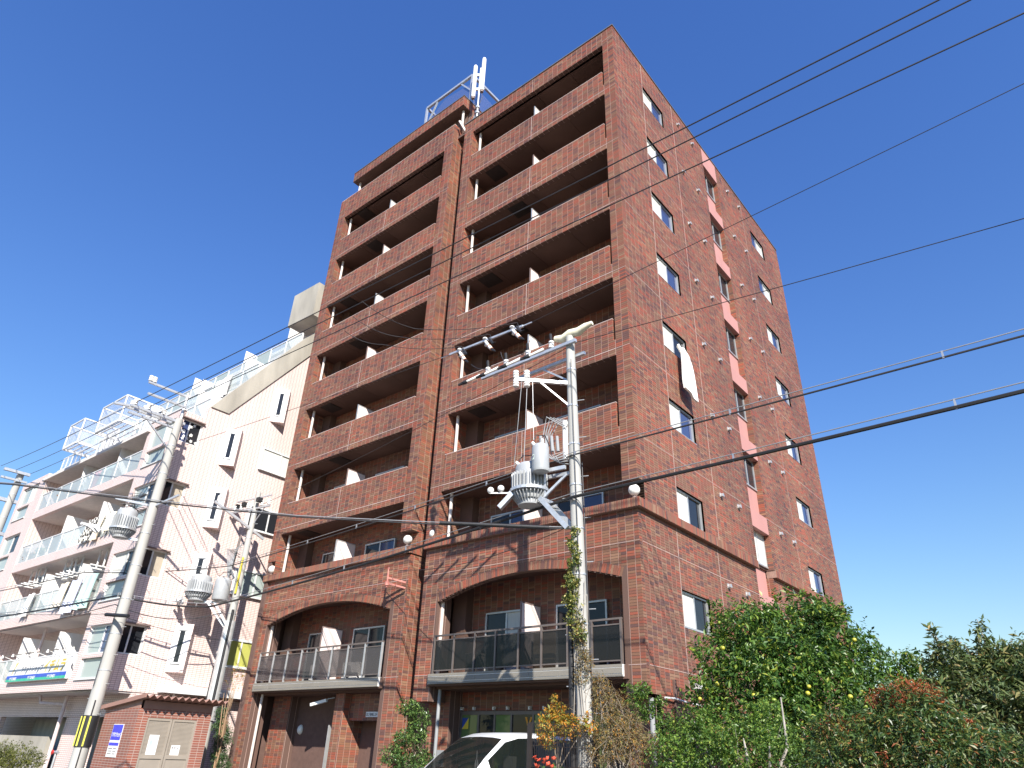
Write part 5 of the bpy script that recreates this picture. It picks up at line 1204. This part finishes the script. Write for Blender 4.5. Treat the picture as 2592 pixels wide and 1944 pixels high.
def branches(name, root, clumps, origin, r0, mat, parent, per=1, twigs=3):
    m = MB(); o = Vector(origin); root = Vector(root)
    for c in clumps:
        tip = Vector(c[:3]) - o; mid = root.lerp(tip, .5) + Vector((random.uniform(-.12, .12), random.uniform(-.12, .12), .1))
        m.tube([root, root.lerp(mid, .5), mid, tip], [r0, r0 * .7, r0 * .45, r0 * .15], 7)
        for k in range(twigs):
            d = Vector((random.gauss(0, 1), random.gauss(0, 1), random.gauss(.3, 1))).normalized() * c[3] * .9
            m.tube([mid.lerp(tip, random.uniform(.3, 1)), tip + d * .5 + Vector((0, 0, .03)), tip + d], [r0 * .2, r0 * .12, r0 * .04], 5)
    return m.build(name, mat, parent, True)
CITRUS = [(2.14, 0.22, 3.93, 0.66), (1.82, -0.14, 3.35, 0.52), (1.59, -0.46, 2.72, 0.43), (2.36, 0.73, 4.08, 0.54), (3.14, 0.79, 4.12, 0.62), (3.6, 0.73, 4.17, 0.49), (3.78, 1.2, 3.68, 0.68), (4.18, 1.1, 3.29, 0.53), (3.1, -0.06, 3.13, 0.84), (2.42, -0.32, 2.88, 0.67), (3.75, 0.15, 2.72, 0.76), (4.27, 0.91, 2.61, 0.61), (1.79, -0.37, 2.22, 0.51), (2.9, -0.35, 2.3, 0.75), (3.77, -0.06, 2.01, 0.74), (4.3, 0.92, 1.98, 0.61), (3.0, .5, 3.4, .8)]
CITRUS2 = [(4.68, 2.54, 3.24, 0.43), (4.89, 2.38, 2.87, 0.57), (4.56, 2.01, 2.51, 0.56), (5.08, 2.32, 2.53, 0.56), (4.9, 2.3, 2.0, .6)]
LOQUAT = [(5.7, 0.7, 3.0, 0.47), (6.17, 0.56, 3.05, 0.5), (6.53, 0.71, 2.95, 0.51), (6.9, 0.54, 3.0, 0.5), (5.93, 0.23, 2.62, 0.57), (6.43, 0.29, 2.47, 0.65), (6.75, 0.33, 2.27, 0.65), (6.07, 0.05, 1.98, 0.64), (7.0, 0.65, 2.84, 0.58), (7.4, .4, 2.6, .6), (7.3, .2, 1.9, .6)]
SHOOTS = [(5.68, 0.69, 3.85), (5.9, 0.83, 3.7), (6.42, 0.6, 3.95), (6.15, 0.46, 3.53), (6.73, 0.73, 3.46), (6.97, 0.55, 3.53), (6.57, 0.71, 3.5), (7.2, .6, 3.4)]
NANDINA = [(5.89, -3.84, 2.12, 0.36), (5.5, -3.73, 2.0, 0.31), (6.21, -3.98, 2.0, 0.35), (5.24, -4.0, 1.8, 0.36), (5.83, -4.37, 1.78, 0.4), (6.32, -4.37, 1.75, 0.4), (4.76, -3.73, 1.8, 0.28), (6.58, -4.12, 1.8, 0.29), (5.51, -4.55, 1.5, 0.4), (6.16, -4.81, 1.45, 0.38), (4.99, -4.28, 1.5, 0.35), (6.69, -4.71, 1.5, 0.38), (6.9, -4.5, 1.6, .35)]
HEDGE = [(1.98, -2.72, 1.88, 0.33), (2.36, -2.75, 2.05, 0.29), (2.83, -2.75, 1.89, 0.39), (3.18, -2.38, 2.05, 0.32), (2.63, -3.07, 1.61, 0.42), (3.22, -3.02, 1.57, 0.48), (3.69, -2.62, 1.85, 0.38), (3.91, -2.96, 1.53, 0.47), (2.08, -3.12, 1.53, 0.39), (3.48, -2.27, 2.25, 0.25), (2.5, -3.2, 1.1, .5), (3.5, -3.2, 1.1, .5)]
DRYVINE = [(0.77, -3.2, 2.67, 0.21), (0.92, -3.22, 2.36, 0.28), (1.12, -3.09, 2.22, 0.29), (1.3, -3.1, 1.93, 0.28), (1.08, -3.35, 1.92, 0.3), (1.0, -3.52, 1.63, 0.29), (1.46, -3.24, 1.65, 0.32), (1.79, -3.05, 1.59, 0.29)]
VINEG = [(1.19, -2.7, 2.55, 0.17), (1.29, -2.53, 2.64, 0.14), (1.3, -2.6, 2.3, .2), (1.55, -2.5, 2.35, .16)]
ORANGE = [(0.26, -3.79, 2.22, 0.14), (0.17, -3.86, 2.03, 0.2), (0.45, -3.77, 1.97, 0.2), (0.16, -3.99, 1.81, 0.16), (0.78, -3.67, 2.0, 0.14), (0.2, -3.84, 2.42, 0.07)]
IVY = [(0.49, -3.51, 5.48, 0.11), (0.46, -3.52, 5.19, 0.12), (0.46, -3.52, 4.83, 0.14), (0.56, -3.58, 4.98, 0.09), (0.44, -3.54, 4.47, 0.14), (0.45, -3.53, 4.12, 0.16), (0.47, -3.52, 3.78, 0.16), (0.58, -3.56, 3.52, 0.13), (0.36, -3.5, 5.3, .08), (.34, -3.5, 4.6, .1), (.36, -3.52, 4.2, .12)]
IVYD = [(0.58, -3.56, 3.52, 0.12), (0.62, -3.54, 3.28, 0.13), (0.66, -3.51, 3.04, 0.15), (.6, -3.5, 2.8, .15), (.55, -3.5, 3.7, .1)]
ENTRY = [(-7.03, -0.68, 2.5, 0.30), (-6.88, -0.37, 2.31, 0.33), (-6.86, -0.51, 1.86, 0.37), (-6.98, -0.8, 1.74, 0.27), (-6.73, -0.37, 1.33, 0.35), (-7.04, -1.03, 1.41, 0.33), (-6.76, -0.73, 1.11, 0.43)]
CLIMB = [(-16.55, -0.7, 2.44, 0.19), (-16.53, -0.64, 2.02, 0.25), (-16.36, -0.56, 1.59, 0.28), (-16.27, -0.62, 1.17, 0.27), (-16.2, -0.5, 0.83, 0.3), (-16.37, -0.56, 1.81, 0.23)]
SHRUBL = [(-20.35, -5.3, 0.82, 0.42), (-20.22, -4.92, 0.76, 0.36), (-20.97, -5.6, 1.02, 0.3), (-20.43, -5.56, 0.68, 0.33), (-21.3, -5.5, .8, .4)]
def away(L, k=1.066): return [tuple(CAM[i] + (c[i] - CAM[i]) * k for i in range(3)) + (c[3] * k,) for c in L]
IVY, IVYD, DRYVINE, VINEG, ORANGE = map(away, (IVY, IVYD, DRYVINE, VINEG, ORANGE))
LM_CIT = leaf_mat('citrus_leaf', [(0, (.028, .07, .02)), (.5, (.055, .12, .025)), (.85, (.11, .19, .035)), (.95, (.19, .24, .04)), (1, (.3, .3, .05))], .42, .25)
LM_LOQ = leaf_mat('loquat_leaf', [(0, (.05, .08, .035)), (.5, (.085, .125, .05)), (.85, (.15, .17, .07)), (1, (.24, .17, .08))], .42, .22)
LM_NAN = leaf_mat('nandina_leaf', [(0, (.028, .06, .025)), (.55, (.06, .11, .035)), (.85, (.14, .16, .045)), (.96, (.20, .12, .045)), (1, (.26, .09, .04))], .4, .3)
LM_RED = leaf_mat('nandina_red_leaf', [(0, (.22, .06, .03)), (.5, (.32, .075, .035)), (1, (.34, .15, .06))], .45, .3)
LM_HED = leaf_mat('hedge_leaf', [(0, (.035, .08, .018)), (.5, (.075, .15, .03)), (.9, (.16, .24, .05)), (1, (.24, .28, .06))], .4, .3)
LM_DRY = leaf_mat('dry_vine_leaf', [(0, (.12, .09, .055)), (.5, (.19, .145, .085)), (.8, (.15, .16, .06)), (.92, (.36, .17, .03)), (1, (.4, .2, .04))], .7, .2)
LM_ORA = leaf_mat('autumn_leaf', [(0, (.10, .12, .03)), (.45, (.22, .21, .04)), (.7, (.40, .20, .03)), (1, (.50, .18, .025))], .5, .3)
LM_IVY = leaf_mat('ivy_leaf', [(0, (.05, .085, .03)), (.5, (.12, .15, .045)), (.8, (.28, .27, .09)), (1, (.36, .3, .12))], .4, .28)
LM_ENT = leaf_mat('evergreen_leaf', [(0, (.03, .075, .025)), (.6, (.07, .13, .035)), (1, (.2, .28, .1))], .3, .25)
LM_CON = leaf_mat('conifer_leaf', [(0, (.03, .06, .03)), (.6, (.05, .10, .04)), (1, (.1, .16, .06))], .5, .2)
LM_MOS = leaf_mat('olive_shrub_leaf', [(0, (.06, .075, .018)), (.6, (.11, .125, .03)), (1, (.18, .18, .05))], .5, .25)
def plant(name, label, cat, base, clumps, n, size, lm, bark=M_BARK, r0=.07, trunk=1.2, group=None, leafname='crown', **kw):
    t = thing(name, label, cat, base, 0, group); bz = Vector(base)
    MB().tube([(0, 0, -.1), (.03, .02, trunk * .5), (0, 0, trunk)], [r0 * 1.3, r0 * 1.05, r0], 9).build('trunk', bark, t, True)
    branches('limb', (0, 0, trunk * .9), clumps, base, r0 * .75, bark, t)
    leaves(leafname, clumps, n, size, lm, t, base, **kw); return t
CT = plant('citrus_tree', 'large dark green citrus tree with yellow-green fruit beside the brick side wall', 'tree', (3.0, .4, 0), CITRUS, 36000, .10, LM_CIT, r0=.10, trunk=1.5, rough_outline=5)
FRU = MB().sphere((0, 0, 0), .046, 14, 10, .93)
M_FRU = [plain('fruit_green', (.22, .30, .04), .4, 0, .15, 12), plain('fruit_yellow', (.42, .40, .05), .4, 0, .12, 12)]
protos = [FRU.build('fruit', mm, CT, True) for mm in M_FRU]
for k in range(36):
    c = random.choice(CITRUS); d = Vector((random.uniform(-.2, .9), random.uniform(-1, -.35), random.uniform(-.7, .5))).normalized()
    p = Vector(c[:3]) + d * c[3] * random.uniform(.95, 1.12) - Vector((3.0, .4, 0)); o = protos[k % 2] if k < 2 else copy_part(protos[int(random.random() < .55)], CT); o.location = p; o.scale = (random.uniform(.8, 1.15),) * 3
plant('citrus_tree', 'smaller citrus tree just right of the large one', 'tree', (4.8, 2.3, 0), CITRUS2, 7000, .10, LM_CIT, r0=.06, trunk=1.4, rough_outline=4)
LQ = plant('loquat_tree', 'grey-green tree with upright leafy shoots at the right edge', 'tree', (6.5, .4, 0), LOQUAT, 16000, .115, LM_LOQ, r0=.08, trunk=1.3, aspect=.34, droop=.35, rough_outline=3)
sh = MB(); shl = []
for (x, y, z) in SHOOTS:
    sh.tube([(x - 6.5, y - .4, 2.8), (x - 6.5 + .02, y - .4, z - .3), (x - 6.5, y - .4, z)], [.02, .012, .006], 5)
    for k in range(9): shl.append((x, y, z - .75 + k * .09, .05 + .06 * (1 - k / 9)))
sh.build('shoot', M_BARKG, LQ, True); leaves('shoot_foliage', shl, 2600, .12, LM_LOQ, LQ, (6.5, .4, 0), aspect=.34, droop=.25, sprig=5)
ND = plant('nandina_bush', 'nandina bush with reddening leaves and orange tips in the front right', 'bush', (5.8, -4.2, 0), NANDINA, 24000, .062, LM_NAN, r0=.02, trunk=.8, sprig=7, aspect=.36, droop=.3, leafname='foliage', rough_outline=4)
leaves('red_tip', [(5.95, -3.84, 2.38, .20), (5.6, -3.8, 2.30, .16), (6.25, -3.9, 2.32, .16), (5.75, -3.8, 2.36, .16), (4.85, -3.78, 2.02, .12), (5.35, -4.15, 2.05, .08), (5.1, -3.9, 2.02, .10), (5.7, -4.7, 1.62, .08), (6.5, -4.1, 2.05, .12)], 2200, .05, LM_RED, ND, (5.8, -4.2, 0), aspect=.3, sprig=6)
sm = MB()
for k in range(14): x, y = random.uniform(-1, 1), random.uniform(-.5, .4); sm.tube([(x * .6, y * .6, 0), (x * .8, y * .8, 1.0), (x, y, 1.7)], [.012, .01, .006], 5)
sm.build('stem', M_BARKG, ND, True)
HD = plant('hedge_shrub', 'bright green small-leaved shrub in front of the citrus tree', 'bush', (2.9, -2.8, 0), HEDGE, 30000, .042, LM_HED, M_BARKG, r0=.045, trunk=.9, aspect=.55, sprig=7, leafname='foliage', rough_outline=4)
bt = MB()
for (a, b, c) in (((3.6, -2.9, 1.2), (3.95, -2.95, 1.75), (3.9, -2.8, 2.45)), ((3.3, -3.0, 1.1), (3.45, -3.3, 1.6), (3.4, -3.25, 1.85)), ((3.75, -3.2, 1.2), (3.8, -3.35, 1.5), (3.85, -3.4, 1.75))):
    o = Vector((2.9, -2.8, 0)); bt.tube([Vector(a) - o, Vector(b) - o, Vector(c) - o], [.03, .022, .01], 6)
bt.build('bare_branch', M_BARKG, HD, True)
DV = plant('dry_vine', 'tangled brown dried creeper heaped beside the main pole', 'creeper', (.70, -2.5, 0), DRYVINE, 13000, .042, LM_DRY, M_BARKG, r0=.03, trunk=1.2, aspect=.3, sprig=8, leafname='foliage')
tw = MB()
for k in range(160):
    c = random.choice(DRYVINE); p = Vector(c[:3]) - Vector((.70, -2.5, 0)) + Vector((random.gauss(0, 1), random.gauss(0, 1), random.gauss(0, 1))) * c[3] * .6
    tw.tube([p, p + Vector((random.gauss(0, .1), random.gauss(0, .1), -.15)), p + Vector((random.gauss(0, .18), random.gauss(0, .18), -.38))], .004, 4)
tag(tw.build('tangled_twigs', plain('dry_twig', (.22, .17, .12), .9), DV), kind='stuff')
leaves('green_foliage', VINEG, 1500, .05, LM_HED, DV, (.70, -2.5, 0), aspect=.5)
plant('autumn_shrub', 'orange and green shrub just left of the main pole above the van', 'bush', (-.2, -3.15, 0), ORANGE, 2600, .06, LM_ORA, r0=.02, trunk=1.4, leafname='foliage', aspect=.45)
IV = thing('pole_ivy', 'variegated ivy climbing the main utility pole', 'ivy', (PA[0], PA[1], 2.2)); leaves('foliage', IVY, 4200, .045, LM_IVY, IV, (PA[0], PA[1], 2.2), aspect=.7, sprig=6); leaves('dry_foliage', IVYD, 2400, .04, LM_DRY, IV, (PA[0], PA[1], 2.2), aspect=.35, sprig=7)
iv = MB()
for k in range(6): a = -2.2 + k * .5; iv.tube([(.16 * math.cos(a + .3 * math.sin(z * 2 + k)), .16 * math.sin(a + .3 * math.sin(z * 2 + k)), z) for z in np.arange(0, 3.3 - .2 * k, .25)], .009, 5)
iv.build('stem', M_BARKG, IV, True)
RS = plant('rose_bush', 'rose bush with coral blooms at the foot of the fence', 'bush', (.72, -4.75, 0), [(0.62, -4.75, 1.22, 0.14), (0.85, -4.6, 1.25, 0.14), (.7, -4.7, 1.0, .2)], 500, .045, LM_ENT, r0=.012, trunk=.7, leafname='foliage', aspect=.6)
M_ROSEF = plain('coral_petal', (.72, .11, .06), .5, 0, .1, 20)
bl = MB()
for a in range(5):
    for k, (r, z) in enumerate(((.018, .01), (.032, 0))):
        t = 2 * math.pi * a / 5 + k * .6; d = Vector((math.cos(t), math.sin(t), 0)); s = Vector((-d.y, d.x, 0)); bl.add([d * .003, d * r * .7 + s * r * .7 + Vector((0, 0, .02 + z)), d * r * 1.25 + Vector((0, 0, .028)), d * r * .7 - s * r * .7 + Vector((0, 0, .02 + z))], [(0, 1, 2, 3)])
b0 = bl.build('bloom', M_ROSEF, RS)
for k in range(11):
    o = b0 if k == 0 else copy_part(b0, RS); o.location = (random.uniform(-.22, .24), random.uniform(-.15, .1), random.uniform(.62, .78) + .72); o.rotation_euler = (random.uniform(.2, 1.1), random.uniform(-.4, .4), random.uniform(0, 6)); o.scale = (1.15,) * 3
plant('entrance_tree', 'small cloud-pruned evergreen at the dark gap of the brick building', 'tree', (-6.9, -.6, 0), ENTRY, 6500, .062, LM_ENT, r0=.05, trunk=1.0, aspect=.5, stretchz=.7)
CK = plant('conifer_shrub', 'narrow dark conifer between the shed and the brick building', 'bush', (-16.35, -.6, 0), CLIMB, 9000, .06, LM_CON, M_BARKG, r0=.05, trunk=.8, aspect=.3, leafname='foliage')
ct = MB()
for k in range(9):
    a = random.uniform(-.15, .25); b = random.uniform(-.2, .15); ct.tube([(.15, -.15, 0), (.2 + a * .5, -.1 + b * .5, 1.2), (.15 + a, -.1 + b, 2.3), (.2 + a * 2.2, -.1 + b * 1.6, 3.0 + .4 * random.random())], [.03, .022, .014, .005], 6)
ct.build('bare_stem', plain('tan_stem', (.34, .22, .13), .9), CK, True); leaves('dry_foliage', [(-16.0, -.65, 3.75, .28), (-16.1, -.7, 3.4, .3)], 500, .05, LM_ORA, CK, (-16.35, -.6, 0), aspect=.3)
plant('front_shrub', 'clipped olive green shrub at the bottom left before the pink building', 'bush', (-20.6, -5.3, 0), SHRUBL, 7000, .055, LM_MOS, r0=.03, trunk=.4, leafname='foliage')
lw = thing('block_wall', 'low concrete wall under the olive shrub at the lower left', 'wall', (-22, -6.0, 0)); MB().box(-6, 2.2, -.1, .1, 0, .62).build('block', M_CONC, lw)
hyd = thing('standpipe', 'standpipe with a red valve in front of the pink building', 'standpipe', (-19.9, -4.4, 0)); MB().cyl((0, 0, 0), (0, 0, 1.1), .04, n=10).cyl((-.15, 0, 1.05), (.15, 0, 1.05), .045, n=10).build('pipe', M_GALV, hyd, True); MB().cyl((0, -.1, 1.05), (0, -.14, 1.05), .07, n=14).build('valve', plain('red_valve', (.5, .03, .03), .5), hyd)
# far low hedge line and houses beyond the lot so the horizon is closed from other viewpoints
def house(x, y, w, d, h, col, label):
    t = thing('far_house', label, 'house', (x, y, 0), 0, 'houses beyond the garden')
    MB().box(-w / 2, w / 2, -d / 2, d / 2, 0, h).build('wall', plain('house_%d' % int(abs(x)), col, .8), t); MB().prism([(-w / 2 - .3, h), (w / 2 + .3, h), (0, h + 1.5)], 1, -d / 2 - .3, d / 2 + .3).build('roof', M_GREYP, t)
house(16, 40, 9, 8, 3.2, (.5, .47, .42), 'low pale house far behind the garden trees'); house(30, 48, 10, 8, 3.4, (.45, .4, .36), 'low tan house farther right behind the garden')
